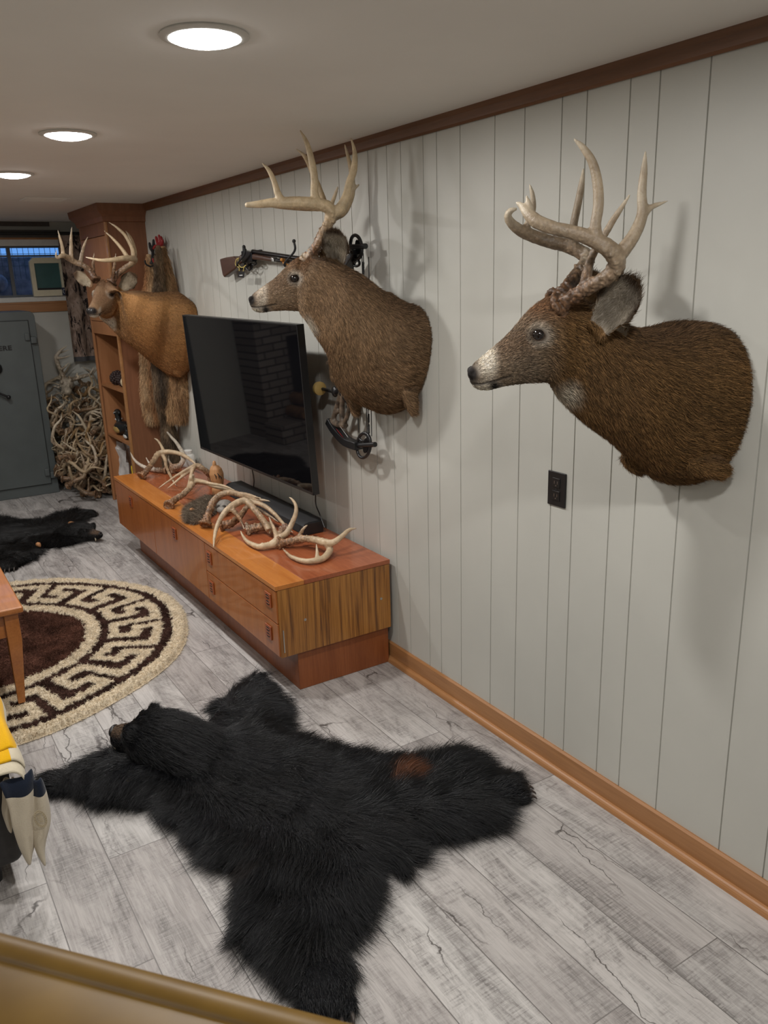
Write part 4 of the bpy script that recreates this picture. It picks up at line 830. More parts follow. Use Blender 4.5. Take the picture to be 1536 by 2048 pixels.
for a, b, c_, d in ((360, 175, 410, 195), (195, 290, 212, 298)):
    p0, p1 = P(*c5(a, b), 'z', .055), P(*c5(c_, d), 'z', .05); mb = MB(); mb.tube(spline([p0, (p0+p1)/2+np.array([0, 0, .01]), p1], 8), [.006, .014, .016, .016, .015, .013, .01, .004], 8); o = obj('skin_flap', mb, M['tan'], fs, smooth=True); o['label'] = 'pale bare skin flap in the fur'
# ------------------------------------------------------------------ round rug
RC = np.array([-1.56, 4.055]); RR = 0.965
nr, na = 150, 760
rr = np.linspace(0.0, 1.0, nr); aa = np.linspace(0, 2*PI, na, endpoint=False)
ga, gr = np.meshgrid(aa, rr, indexing='ij'); wob = 1+0.012*np.sin(ga*3+1)+0.008*np.sin(ga*7)
px_ = np.stack([(gr*np.cos(ga)).ravel(), (gr*np.sin(ga)).ravel(), np.zeros(nr*na)], 1)
jit = (vnoise(px_*RR, 70, 1)-0.5)*0.022+(vnoise(px_*RR, 160, 2)-0.5)*0.012
r_ = gr.ravel()+jit; ang = ga.ravel()+jit*0.8
NU = 16; un = 2*PI/NU; PH = math.radians(-31.0)
uu = ((PH-ang)/un) % 1.0; vv = (r_-0.630)/(0.848-0.630)
key = [(0, 1), (0, 0), (.6, 0), (.6, .5), (.3, .5), (.3, 1), (1, 1), (1, 0)]
def sd_key(u, v):
    best = np.full(len(u), 9.0)
    for off in (-1, 0, 1):
        for (a, b), (c, d) in zip(key[:-1], key[1:]):
            ax, ay, bx, by = (a+off)*.278, b*.202, (c+off)*.278, d*.202; X_, Y_ = u*.278, v*.202
            t = np.clip(((X_-ax)*(bx-ax)+(Y_-ay)*(by-ay))/((bx-ax)**2+(by-ay)**2), 0, 1); best = np.minimum(best, np.maximum(np.abs(X_-ax-t*(bx-ax)), np.abs(Y_-ay-t*(by-ay))))
    return best
cream = (sd_key(uu, vv) < 0.0225) | (r_ > 0.925) | ((r_ > 0.49) & (r_ < 0.555))
nzr = vnoise(px_*RR, 16, 8); nz3 = vnoise(px_*RR, 120, 9)
colr = np.where(cream[:, None], np.array((0.70, 0.60, 0.445))*(0.82+0.3*nz3)[:, None], np.array((0.050, 0.026, 0.020))*(0.45+1.25*nzr)[:, None])
colr = np.where((r_ < 0.49)[:, None], np.array((0.085, 0.038, 0.026))*(0.5+1.0*nzr)[:, None], colr)
zz = 0.012+np.where(cream, 0.012, 0.004)+(nz3-0.5)*0.006+(vnoise(px_*RR, 40, 3)-0.5)*0.006
edge = (gr.ravel() > 0.985); zz = np.where(edge, 0.004, zz)
xy = np.stack([RC[0]+RR*gr.ravel()*np.cos(ga.ravel())*wob.ravel(), RC[1]+RR*gr.ravel()*np.sin(ga.ravel())*wob.ravel()], 1)
V = np.concatenate([xy, zz[:, None]], 1).reshape(na, nr, 3)
# vertices of the round grid, then the flat underside
vl = V.reshape(-1, 3); fi = []
ii, jj = np.meshgrid(np.arange(na), np.arange(nr-1), indexing='ij'); a0 = (ii*nr+jj).ravel(); b0 = (((ii+1) % na)*nr+jj).ravel()
fi = np.stack([a0, a0+1, b0+1, b0], 1)
me = bpy.data.meshes.new('round_rug'); nb = na
rimv = V[:, -1].copy(); rimv[:, 2] = 0.0008
allv = np.concatenate([vl, rimv]); k = np.arange(na); rim = np.stack([k*nr+nr-1, na*nr+k, na*nr+(k+1) % na, ((k+1) % na)*nr+nr-1], 1)
faces = [tuple(map(int, f)) for f in fi]+[tuple(map(int, f)) for f in rim]+[tuple(int(na*nr+q) for q in k[::-1])]
me.from_pydata([tuple(map(float, v)) for v in allv], [], faces); me.update(); me.polygons.foreach_set('use_smooth', [True]*len(me.polygons))
set_col(me, np.concatenate([colr, np.tile((0.6, 0.5, 0.37), (na, 1))]))
M['rug'] = vcol('woolly_rug', 0.9, 0.05, 0.35, 150, 0.6, 180)
rt = thing('round_rug', 'round brown and cream rug with a key pattern border under the wooden table', 'rug', (RC[0], RC[1], 0))
bmr = bmesh.new(); bmr.from_mesh(me); bmesh.ops.recalc_face_normals(bmr, faces=bmr.faces); bmr.to_mesh(me); bmr.free()
co = get_co(me); wv_ = np.ones(len(co)); wv_[na*nr:] = 0
lumc = np.concatenate([colr, np.tile((0.6, 0.5, 0.37), (na, 1))])
pos, nn, T3, wv = scatter(me, 110000, wv_); cc = lumc[T3[np.arange(len(T3)), wv.argmax(1)]]; nn[nn[:, 2] < 0] *= -1
rad = pos[:, :2]-RC; rad /= np.maximum(np.linalg.norm(rad, axis=1), 1e-6)[:, None]; rr_ = np.linalg.norm(pos[:, :2]-RC, axis=1)/RR
dr = np.concatenate([rad*np.clip((rr_-.9)*8, 0.1, 1)[:, None]+rng.normal(0, .4, (len(pos), 2)), np.full((len(pos), 1), 0.2)], 1); dr /= np.linalg.norm(dr, axis=1)[:, None]
pr_ = link('pile', me, M['rug'], rt)
fur('fur', pos, dr, nn, rng.uniform(.006, .014, len(pos)), cc*rng.uniform(.75, 1.25, (len(pos), 1)), 0.0011, hair_mat('rug_wool', 0.9, 0.05), pr_, lift=0.7, droop=0.5, k=3, curl=0.4)
# ------------------------------------------------------------------ wooden table on the rug
tb = thing('coffee_table', 'orange brown wooden table with tapered legs standing on the round rug', 'table', (-1.72, 4.0, 0.02))
tx0, tx1, ty0, ty1, tz = -2.02, -1.437, 3.315, 4.75, 0.462
mb = MB(); mb.prism([(tx0, ty0, tz-.026), (tx1, ty0, tz-.026), (tx1, ty1, tz-.026), (tx0, ty1, tz-.026)], (0, 0, .026)); obj('top', mb, M['table'], tb, bevel=0.006)
for x0, x1, y0, y1 in ((tx0+.05, tx1-.03, ty0+.05, ty0+.07), (tx0+.05, tx1-.03, ty1-.07, ty1-.05), (tx1-.05, tx1-.03, ty0+.07, ty1-.07), (tx0+.03, tx0+.05, ty0+.07, ty1-.07)):
    mb = MB(); mb.box((x0, y0, tz-.135), (x1, y1, tz-.0265)); obj('apron', mb, M['table'], tb, bevel=0.002)
for x, y, sx, sy in ((tx1-.045, ty0+.055, 1, -1), (tx1-.045, ty1-.055, 1, 1), (tx0+.045, ty0+.055, -1, -1), (tx0+.045, ty1-.055, -1, 1)):
    mb = MB(); t_ = .026; b_ = .0135; ox, oy = -sx*.012, -sy*.004
    mb.rings([[(x+a*t_, y+b*t_, tz-.0265) for a, b in ((-1, -1), (1, -1), (1, 1), (-1, 1))], [(x+a*t_, y+b*t_, tz-.15) for a, b in ((-1, -1), (1, -1), (1, 1), (-1, 1))], [(x+ox+a*b_, y+oy+b*b_, 0.031) for a, b in ((-1, -1), (1, -1), (1, 1), (-1, 1))]]); obj('leg', mb, M['table'], tb, bevel=0.002)
# ------------------------------------------------------------------ seat with the striped blanket
M['leather'] = plain('dark_seat_leather', (0.022, 0.02, 0.019), 0.55, var=0.3, scale=40, bump=0.1)
se = thing('ottoman', 'dark upholstered seat under the striped blanket at the edge of the round rug', 'seat', (-2.0, 2.6, 0))
mb = MB(); mb.box((-2.35, 2.25, 0.08), (-1.66, 3.05, 0.41)); obj('seat', mb, M['leather'], se, bevel=0.03, seg=4)
for x in (-2.29, -1.74):
    for y in (2.33, 2.97): mb = MB(); mb.lathe((x, y, 0), [(.018, .0005), (.025, .085)], 12); obj('leg', mb, M['black_matte'], se, smooth=True)
t = NT('striped_wool'); sepx = t.n('ShaderNodeSeparateXYZ'); tc = t.n('ShaderNodeTexCoord'); t.l(tc.outputs['UV'], sepx.inputs[0])
t.base(t.ramp(sepx.outputs['X'], [(0, (0.66, 0.6, 0.47)), (0.30, (0.66, 0.6, 0.47)), (0.305, (0.80, 0.44, 0.01)), (0.56, (0.80, 0.44, 0.01)), (0.565, (0.64, 0.57, 0.43)), (0.70, (0.64, 0.57, 0.43)), (0.705, (0.012, 0.017, 0.03)), (0.84, (0.012, 0.017, 0.03)), (0.845, (0.60, 0.53, 0.41))], 'CONSTANT')).set(0.95, 0, 0.05, sheen=0.2)
t.bump(t.noise(t.coords(), 260, 4, 0.7), 0.5, 0.004); M['blanket'] = t.m
def cloth(name, rows, uvx, mat, parent, thick=0.006):
    """rows: grid of points; uvx: stripe coordinate of every column"""
    R = np.array(rows); m_, n_ = R.shape[:2]; me = bpy.data.meshes.new(name)
    me.from_pydata([tuple(map(float, v)) for v in R.reshape(-1, 3)], [], [(i*n_+j, i*n_+j+1, (i+1)*n_+j+1, (i+1)*n_+j) for i in range(m_-1) for j in range(n_-1)]); me.update()
    uv = me.uv_layers.new(name='UVMap')
    ux = np.broadcast_to(np.asarray(uvx), (m_, n_)).ravel()
    for lp in me.loops: uv.data[lp.index].uv = (float(ux[lp.vertex_index]), 0.5)
    me.polygons.foreach_set('use_smooth', [True]*len(me.polygons)); o = link(name, me, mat, parent)
    so = o.modifiers.new('thick', 'SOLIDIFY'); so.thickness = thick; so.offset = 0; ss = o.modifiers.new('sub', 'SUBSURF'); ss.levels = ss.render_levels = 1; return o
bk = thing('striped_blanket', 'cream wool blanket with yellow and navy stripes draped over the dark seat', 'blanket', (-1.75, 2.4, 0.41))
def blanket_layer(y0, y1, zt, xe, drop, seed, u0=0.0, u1=0.68, x0=-2.30):
    rows = []
    for i, y in enumerate(np.linspace(y0, y1, 14)):
        row = []; w_ = 0.010*math.sin(i*1.1+seed)
        for s in np.linspace(0, 1, 44):
            x = x0+(xe-x0)*min(1, s/0.8); z = zt+0.012*math.sin(3*s+seed+i*.4)*0.5
            if s > 0.8:
                f = (s-0.8)/0.2; x = xe+0.022*math.sin(f*PI/2)+w_*f; z = zt-0.016*f-drop*f*f
            if i < 2: z -= (0.028, 0.008)[i]
            row.append((x, y+0.008*math.sin(5*s+seed), z))
        rows.append(row)
    uv = np.array([0.1 if s < u0 else (0.45 if s < u1 else 0.62) for s in np.linspace(0, 1, 44)]); return cloth('fold', rows, uv, M['blanket'], bk, 0.010)
blanket_layer(2.20, 3.0, 0.432, -1.655, 0.03, 0.3, u0=0.3, u1=0.735); blanket_layer(2.235, 3.0, 0.452, -1.652, 0.03, 1.1, u0=0.4, u1=0.80)
blanket_layer(2.27, 3.02, 0.472, -1.652, 0.05, 2.0, u0=0.735, u1=0.92)
def tail(pts, widths, uv0, uv1, name='hanging_end'):
    rows = []
    pts = spline(np.array(pts, float), 12); wd_ = np.interp(np.linspace(0, 1, 12), np.linspace(0, 1, len(widths)), widths)
    for i, (p, w_) in enumerate(zip(pts, wd_)): rows.append([(p[0]+(s-.5)*w_*0.9, p[1]+0.014*math.sin(6*s+i*.25)+(s-.5)*w_*0.35, p[2]+(s-.5)**2*w_*0.5) for s in np.linspace(0, 1, 7)])
    return cloth(name, rows, np.linspace(uv0, uv1, 12)[:, None], M['blanket'], bk, 0.008)
def B(px, py, y=2.19): return P(px, py, 'y', y)
tail([B(32, 1556, 2.21), B(40, 1580), B(48, 1612), B(52, 1650), B(58, 1690), B(60, 1726)], [.10, .095, .085, .08, .06, .012], 0.79, 1.0)
tail([B(68, 1560, 2.20), B(76, 1585), B(82, 1620), B(86, 1660), B(82, 1695), B(90, 1728)], [.04, .045, .055, .06, .035, .006], 0.80, 1.0)
tail([B(17, 1556, 2.23), B(16, 1590, 2.23), B(15, 1625, 2.23), B(22, 1662, 2.23)], [.028, .03, .028, .008], 0.9, 1.0)
# round stamp on the hanging end
t = NT('stamp_print'); t.base((0.40, 0.33, 0.21)).set(0.9); M['stamp'] = t.m
mb = MB(); sc0 = B(81, 1638, 2.168); sx_, sz_ = np.array([1.0, .2, .2]), np.array([-0.25, 0, 1.0])
for r_s in (0.028, 0.022): mb.tube([sc0+sx_*r_s*.5*math.cos(a)+sz_*r_s*math.sin(a) for a in np.linspace(0, 2*PI, 22, endpoint=False)], 0.0008, 4, closed=True)
for i in range(20):
    a = 2*PI*i/20; p0 = sc0+sx_*.025*.5*math.cos(a)+sz_*.025*math.sin(a); mb.box(tuple(p0-[.0012, .0006, .0014]), tuple(p0+[.0012, .0006, .0014]))
for i in range(4): p0 = sc0+sz_*(0.011-.0065*i); mb.box(tuple(p0-[.005, .0006, .001]), tuple(p0+[.005, .0006, .001]))
obj('stamp', mb, M['stamp'], bk)
# ------------------------------------------------------------------ golden rail close to the camera
t = NT('golden_brown_varnish'); t.base(t.ramp(t.noise(t.coords((3, 3, 14)), 3, 3), [(0.3, (0.085, 0.044, 0.005)), (0.7, (0.135, 0.074, 0.009))])).set(0.42, 0.0, 0.35, 0.0); M['gold'] = t.m
ra0, ra1 = P(-260, 1798, 'z', 1.12), P(790, 2070, 'z', 1.12); dv = nrm((ra1-ra0)*[1, 1, 0]); sdv = np.cross(UP, dv)
if np.dot(sdv, CO-ra0) < 0: sdv = -sdv
sec = [(0.0, 0.0), (0.006, 0.007), (0.018, 0.010), (0.026, 0.007), (0.029, 0.003), (0.034, 0.004), (0.06, 0.008), (0.10, 0.008), (0.13, 0.0), (0.142, -0.02), (0.142, -0.06), (0.0, -0.06), (-0.004, -0.03)]
rl = thing('handrail', 'smooth golden brown varnished ledge at the bottom edge, closest to the camera', 'rail', (*((ra0+ra1)/2)[:2], 0))
mb = MB(); mb.rings([[ra0+sdv*a+UP*b for a, b in sec], [ra1+sdv*a+UP*b for a, b in sec]]); obj('cap', mb, M['gold'], rl, bevel=0.002)
mb = MB(); mb.rings([[np.array([*(ra0+sdv*a)[:2], z]) for a, z in ((.03, 0.001), (.115, 0.001), (.115, 1.06), (.03, 1.06))], [np.array([*(ra1+sdv*a)[:2], z]) for a, z in ((.03, 0.001), (.115, 0.001), (.115, 1.06), (.03, 1.06))]]); obj('panel', mb, M['gold'], rl)
# ------------------------------------------------------------------ bookcase in the corner
BX, BY0, BY1 = -0.262, 5.862, 6.60
bc = thing('bookcase', 'tall brown wooden bookcase with open shelves in the far corner beside the antler heap', 'bookcase', (BX/2, (BY0+BY1)/2, 0))
mb = MB(); mb.box((BX+.004, BY0, 0.0005), (-0.001, BY0+.02, 2.12)); obj('side_panel', mb, M['case_dark'], bc)
mb = MB(); mb.box((BX+.004, BY1-.02, 0.0005), (-0.001, BY1, 2.12)); obj('side_panel', mb, M['case'], bc)
mb = MB(); mb.box((-0.008, BY0+.0205, 0.0005), (-0.0015, BY1-.0205, 2.12)); obj('back_panel', mb, M['case'], bc)
for z in (0.06, 0.556, 0.945):
    mb = MB(); mb.box((BX+.008, BY0+.0205, z-.02), (-0.0085, BY1-.0205, z)); obj('shelf', mb, M['case'], bc, bevel=.001)
mb = MB()
mb.box((BX-.012, BY0-.002, 0.0005), (BX+.0035, BY0+.036, 2.12)); obj('stile', mb, M['trim'], bc, bevel=.002)
mb = MB(); mb.box((BX-.012, BY1-.030, 0.0005), (BX+.0035, BY1, 2.12)); obj('stile', mb, M['case'], bc, bevel=.002)
mb = MB(); mb.box((BX-.010, BY0+.0365, 1.33), (BX+.0035, BY1-.0305, 1.42)); obj('rail', mb, M['case'], bc, bevel=.001)
mb = MB(); mb.box((BX-.014, BY0+.0365, 1.424), (BX+.0035, BY1-.0305, 2.0)); obj('door', mb, M['case'], bc, bevel=.003)
mb = MB(); mb.box((BX-.012, BY0+.0365, 2.004), (BX+.0035, BY1-.0305, 2.12)); obj('frieze', mb, M['case_dark'], bc)
mb = MB(); cs = [(0.0, 2.085), (0.012, 2.09), (0.018, 2.12), (0.05, 2.155), (0.055, 2.199), (0, 2.199)]
mb.rings([[np.array([BX-a-.0125, BY0-a-.003, z]) for a, z in cs], [np.array([BX-a-.0125, BY1+a, z]) for a, z in cs]]); mb.rings([[np.array([BX-a-.0125, BY0-a-.003, z]) for a, z in cs], [np.array([-0.001, BY0-a-.003, z]) for a, z in cs]])
obj('cornice', mb, M['case_dark'], bc)
mb = MB(); mb.box((BX-.0122, BY0-.0025, 2.121), (-0.001, BY1, 2.19)); obj('top_box', mb, M['case_dark'], bc)
# ---- things on the shelves
def bx(px, py, x=-0.2): return P(px, py, 'x', x)
M['duck_black'] = plain('duck_black_paint', (0.012, 0.014, 0.014), 0.4); M['duck_white'] = plain('duck_white_paint', (0.66, 0.66, 0.63), 0.45)
M['duck_tan'] = plain('duck_tan_paint', (0.42, 0.27, 0.09), 0.5, var=.25, scale=120); M['duck_red'] = plain('duck_russet_paint', (0.20, 0.035, 0.018), 0.45); M['bill'] = plain('duck_bill', (0.5, 0.16, 0.05), 0.4)
def duck(label, y, z, x, L, head_m, body_m, side_m, ring=True, tone=None):
    """swimming decoy facing the far wall (+y), body length L"""
    r = thing('duck_decoy', label, 'duck decoy', (x, y, z), 'duck decoys on the middle shelf')
    mb = MB(); R = []
    for s, w_, h0, h1 in ((-.5, .02, .30, .36), (-.42, .10, .16, .36), (-.25, .20, .03, .38), (0, .24, .005, .40), (.25, .21, .005, .38), (.42, .12, .05, .32), (.5, .03, .14, .24)):
        R.append([np.array([x+w_*L*math.cos(a), y+s*L, z+(h0+h1)/2*L+(h1-h0)/2*L*math.sin(a)]) for a in np.linspace(0, 2*PI, 18, endpoint=False)])
    mb.rings(R); b = obj('body', mb, body_m, r, smooth=True)
    mb = MB()
    for sg in (-1, 1): mb.ball((x+sg*.185*L, y+.02*L, z+.17*L), (.065*L, .3*L, .11*L), 14, 10)
    obj('flank', mb, side_m, b, smooth=True)
    mb = MB(); mb.tube(spline([(x, y+.33*L, z+.27*L), (x, y+.38*L, z+.42*L), (x, y+.40*L, z+.56*L)], 8), [.1*L, .09*L, .08*L, .08*L, .085*L, .09*L, .095*L, .1*L], 12); mb.ball((x, y+.43*L, z+.60*L), (.105*L, .135*L, .115*L), 16, 10); mb.ball((x, y+.30*L, z+.62*L), (.06*L, .12*L, .07*L), 12, 8)
    h = obj('head', mb, head_m, r, smooth=True)
    mb = MB(); mb.ball((x, y+.60*L, z+.575*L), (.05*L, .10*L, .03*L), 12, 8); obj('bill', mb, M['bill'], h, smooth=True)
    if ring:
        mb = MB(); mb.tube([(x+.098*L*math.cos(a), y+.375*L+.02*L*math.sin(a), z+.42*L+.085*L*math.sin(a)*.4) for a in np.linspace(0, 2*PI, 16, endpoint=False)], .012*L, 6, closed=True); mb.tube([(x-.10*L, y+.5*L, z+.57*L), (x-.112*L, y+.42*L, z+.62*L), (x-.09*L, y+.33*L, z+.64*L)], .012*L, 6); obj('stripe', mb, M['duck_white'], h, smooth=True)
    return r
zs = 0.5565
duck('wood duck decoy with black and white head and tan flank on the middle shelf', 6.385, zs, -0.18, .26, M['duck_black'], M['duck_black'], M['duck_tan'])
duck('russet headed duck decoy behind the wood duck on the middle shelf', 6.30, zs, -0.065, .20, M['duck_red'], M['duck_black'], M['duck_tan'], False)
duck('black and white duck decoy with its white side to the room', 6.135, zs, -0.205, .155, M['duck_black'], M['duck_black'], M['duck_white'], False)
duck('small black and white duck decoy half hidden by the bookcase stile', 5.972, zs, -0.222, .10, M['duck_black'], M['duck_black'], M['duck_white'], False)
zs = 0.9455; M['cone'] = plain('dark_cone_scales', (0.028, 0.014, 0.012), 0.6, var=.5, scale=90)
for lab, (y, x) in (('dark brown pine cone, leftmost of the pair on the upper shelf', (6.37, -.18)), ('dark brown pine cone leaning against the small pale ball', (6.21, -.17))):
    mb = MB()
    for k in range(9):
        zc = k/8; rad = .05*math.sin(PI*(.18+.78*zc))
        for j in range(9): a = 2*PI*j/9+k*.35; mb.ball((x+rad*math.cos(a), y+(zc-.5)*.13, zs+.05+rad*math.sin(a)*.95), (.013, .016, .013), 8, 5)
    mb.ball((x, y, zs+.05), (.04, .065, .04), 12, 8); setp(obj('pine_cone', mb, M['cone'], smooth=True), lab, 'pine cone', 'pine cones on the upper shelf')
bl = thing('round_ornament', 'small pale cream ball with brown marks on the upper shelf', 'ornament', (-.20, 6.04, zs)); mb = MB(); mb.ball((-.20, 6.04, zs+.048), .047, 20, 14); obj('ball', mb, plain('pale_ball', (0.58, 0.46, 0.3), 0.5, var=.3, scale=40), bl, smooth=True)
mb = MB(); mb.lathe((-.20, 6.04, zs+.0005), [(.03, 0), (.026, .008)], 16); obj('foot', mb, M['case_dark'], bl)
# plastic bag and glue tube at the bottom
M['bag'] = plain('crumpled_white_plastic', (0.62, 0.60, 0.58), 0.35, var=.2, scale=22, bump=.5)
zb_ = 0.0605; p0 = bx(248, 922, -.15); mb = MB(); R = []
for k, (w_, z) in enumerate(((.06, zb_), (.075, .12), (.07, .22), (.085, .32), (.09, .42), (.055, .47), (.02, .46))): R.append([np.array([-.14+w_*(.75+.3*math.sin(5*a+k*2))*math.cos(a), p0[1]+w_*1.5*(.8+.25*math.sin(4*a+k))*math.sin(a), z+.012*math.sin(3*a+k)*(k > 0)]) for a in np.linspace(0, 2*PI, 26, endpoint=False)])
mb.rings(R); setp(obj('plastic_bag', mb, M['bag'], smooth=True), 'crumpled white plastic bag on the lowest shelf of the bookcase', 'bag')
gt = thing('glue_tube', 'slim red and yellow tube with a black cap in front of the white bag', 'tube', (-.235, 5.99, zb_))
for nm, z0, z1, r_, m_ in (('body', zb_, .345, .02, plain('red_label', (0.55, 0.02, 0.02), .4)), ('label', .30, .385, .0205, plain('yellow_label', (0.75, 0.52, 0.02), .4)), ('cap', .386, .43, .016, M['black'])):
    mb = MB(); mb.lathe((-.235, 5.99, 0), [(r_, z0), (r_, z1-.004), (r_*.8, z1)], 18); obj(nm, mb, m_, gt, smooth=True)
mb = MB()
for k, z in enumerate((.20, .225, .25, .275)): mb.box((-.2565, 5.976, z), (-.2545, 6.0-.004*(k % 2), z+.012))
obj('print', mb, M['duck_white'], gt)
# ------------------------------------------------------------------ grey gun safe
SX0, SX1, SY, SH = -1.36, -0.576, 7.13, 1.497
sf = thing('gun_safe', 'tall grey steel gun safe against the far wall under the window', 'safe', ((SX0+SX1)/2, 7.35, 0))
mb = MB(); pts = [(SX0, 0.001), (SX1, 0.001), (SX1, SH-.045)]+[(SX1-.045+.045*math.cos(a), SH-.045+.045*math.sin(a)) for a in np.linspace(.2, PI/2, 6)]+[(SX0+.045-.045*math.sin(a), SH-.045+.045*math.cos(a)) for a in np.linspace(0, PI/2, 6)]
mb.prism([(x, SY+.012, z) for x, z in pts], (0, Y_FAR-.035-SY-.012, 0)); obj('cabinet', mb, M['safe'], sf, bevel=.004)
mb = MB(); mb.box((SX0+.06, SY+.004, .085), (SX1-.052, SY+.0115, 1.43)); obj('door_gap', mb, M['safe_dark'], sf)
mb = MB(); mb.box((SX0+.066, SY-.006, .091), (SX1-.058, SY+.0035, 1.424)); dr_ = obj('door', mb, M['safe'], sf, bevel=.003)
for z in (1.30, .19):
    mb = MB(); mb.box((SX1-.10, SY-.028, z-.03), (SX1-.062, SY-.0065, z+.03)); obj('hinge', mb, M['safe'], sf, bevel=.006)
    mb = MB(); mb.box((SX1-.058, SY-.026, z-.055), (SX1-.014, SY+.0115, z-.002)); obj('hinge', mb, M['safe'], sf, bevel=.006)
hc = np.array([-0.965, SY-.012, .90])
mb = MB(); mb.lathe(hc, [(.045, .006), (.045, -.01), (.03, -.03), (.02, -.05)], 24, (0, 1, 0)); hd = obj('handle', mb, M['black'], dr_, smooth=True)
for k in range(3):
    a = PI/2+2*PI*k/3; mb = MB(); o_ = hc+np.array([0, -.035, 0]); mb.tube([o_, o_+.11*np.array([math.cos(a), 0, math.sin(a)])], [.009, .009], 10); mb.ball(o_+.115*np.array([math.cos(a), 0, math.sin(a)]), .017, 12, 8); obj('spoke', mb, M['black'], hd, smooth=True)
mb = MB(); mb.lathe((-0.925, SY-.0065, 1.07), [(.05, .0), (.05, -.014), (.035, -.03)], 24, (0, 1, 0)); obj('dial', mb, M['black'], dr_, smooth=True)
fc = bpy.data.curves.new('lettering', 'FONT'); fc.body = 'ERE'; fc.size = .050; fc.extrude = .0008; fc.space_character = 1.12; fc.offset = .0022
fo = bpy.data.objects.new('lettering', fc); C.objects.link(fo); fm = bpy.data.meshes.new_from_object(fo); bpy.data.objects.remove(fo); bpy.data.curves.remove(fc)
lp = P(-3, 703, 'y', SY-.007); fm.transform(Matrix.Translation((float(lp[0]), SY-.0072, float(lp[2])+.005)) @ Matrix.Rotation(PI/2, 4, 'X') @ Matrix.Diagonal((1.15, 1, 1, 1)))
fm.materials.clear(); link('lettering', fm, M['black'], sf)
# ------------------------------------------------------------------ window side: rod, curtain, pet door
rd = thing('curtain_rod', 'dark curtain rod above the basement window', 'curtain rod', (-.9, 7.49, 2.09)); mb = MB(); mb.tube([(-2.0, 7.49, 2.105), (-.004, 7.49, 2.105)], .012, 12); obj('pole', mb, M['black_matte'], rd, smooth=True)
mb = MB(); mb.box((-2.0, 7.56, 2.075), (-.21, 7.5995, 2.135)); obj('mounting_board', mb, plain('dark_board', (.06, .055, .05), .6), rd)
for x in (-.25, -1.2): mb = MB(); mb.tube([(x, 7.49, 2.105), (x, 7.5595, 2.105)], .008, 8); obj('bracket', mb, M['black_matte'], rd, smooth=True)
t = NT('camo_cloth'); vv_ = t.coords((1, 1, .55)); n1 = t.noise(vv_, 8, 4, .6, 1.0); n2 = t.noise(t.coords((1.6, .3, .42), loc=(3, 1, 2)), 11, 5, .72, 1.4); n3 = t.noise(t.coords(loc=(7, 3, 1)), 5, 3)
c_ = t.ramp(n1, [(.3, (.14, .10, .078)), (.48, (.27, .195, .155)), (.54, (.38, .29, .24)), (.7, (.22, .155, .12))], 'LINEAR'); c_ = t.mix(t.math('MULTIPLY', t.math('GREATER_THAN', n2, .535), .95), c_, (.018, .015, .016)); c_ = t.mix(t.math('MULTIPLY', t.math('GREATER_THAN', n3, .6), .6), c_, (.25, .16, .12)); t.base(c_).set(.9, 0, .1); M['camo'] = t.m
ct = thing('camo_curtain', 'camouflage curtain with bark pattern hanging at the window beside the bookcase', 'curtain', (-.12, 7.49, 1.05))
def drape(z0, z1, mat, nm):
    F_, Bk = [], []
    for z in np.linspace(z1, z0, 16):
        row, back = [], []
        for s in np.linspace(0, 1, 42):
            x = -.245+.24*s; y = 7.488+.020*math.sin(s*13+.6*math.sin(z*3))*(.5+.5*(2.1-z)); row.append((x, y, z)); back.append((x, y+.004, z))
        F_.append(row+back[::-1])
    m = MB(); m.rings(F_); return obj(nm, m, mat, ct, smooth=True)
drape(1.085, 2.088, M['camo'], 'cloth'); drape(1.045, 1.0845, plain('dark_grey_hem', (.075, .075, .08), .9), 'hem')
pd_ = thing('pet_door', 'cream framed pet door insert with teal flap standing in the window', 'pet door', (-.35, 7.565, 1.602))
px0, px1, pz0, pz1, py_ = -.487, -.222, 1.603, 1.915, 7.54
mb = MB(); o_ = [(px0, pz0), (px1, pz0), (px1, pz1-.03), (px1-.03, pz1), (px0+.03, pz1), (px0, pz1-.03)]; i_ = [(px0+.035, pz0+.05), (px1-.03, pz0+.05), (px1-.03, pz1-.045), (px1-.03, pz1-.045), (px0+.035, pz1-.045), (px0+.035, pz1-.045)]
for ya, yb in ((py_, py_+.05),):
    A_ = [np.array([x, ya, z]) for x, z in o_]; B_ = [np.array([x, ya, z]) for x, z in i_]; A2 = [np.array([x, yb, z]) for x, z in o_]; B2 = [np.array([x, yb, z]) for x, z in i_]
    n = 6; mb.add(A_+B_+A2+B2, [(i, (i+1) % n, n+(i+1) % n, n+i) for i in range(n)]+[(2*n+i, 3*n+i, 3*n+(i+1) % n, 2*n+(i+1) % n) for i in range(n)]+[(i, 2*n+i, 2*n+(i+1) % n, (i+1) % n) for i in range(n)]+[(n+i, n+(i+1) % n, 3*n+(i+1) % n, 3*n+i) for i in range(n)])
obj('frame', mb, M['cream_plastic'], pd_)
mb = MB(); mb.box((px0+.0355, py_+.02, pz0+.0505), (px1-.0305, py_+.028, pz1-.0455)); obj('flap', mb, plain('teal_flap', (.05, .115, .115), .25, spec=.5, var=.1, scale=8), pd_)
mb = MB(); mb.box((px0+.04, py_+.012, pz0+.052), (px1-.035, py_+.0195, pz0+.066)); obj('flap_edge', mb, M['black'], pd_)
mb = MB(); mb.box((px1-.036, py_-.003, pz0+.002), (px1-.002, py_-.0005, pz0+.066)); st_ = obj('sticker', mb, plain('navy_sticker', (.012, .02, .05), .4), pd_); st_['label'] = 'small navy sticker with a pale mark'
mb = MB(); mb.tube([(px1-.019+.009*math.cos(a)*(1 if a < 4 else .4), py_-.004, pz0+.034+.018*math.sin(a)) for a in np.linspace(.3, 5.2, 14)], .0018, 5); obj('mark', mb, M['duck_white'], st_)
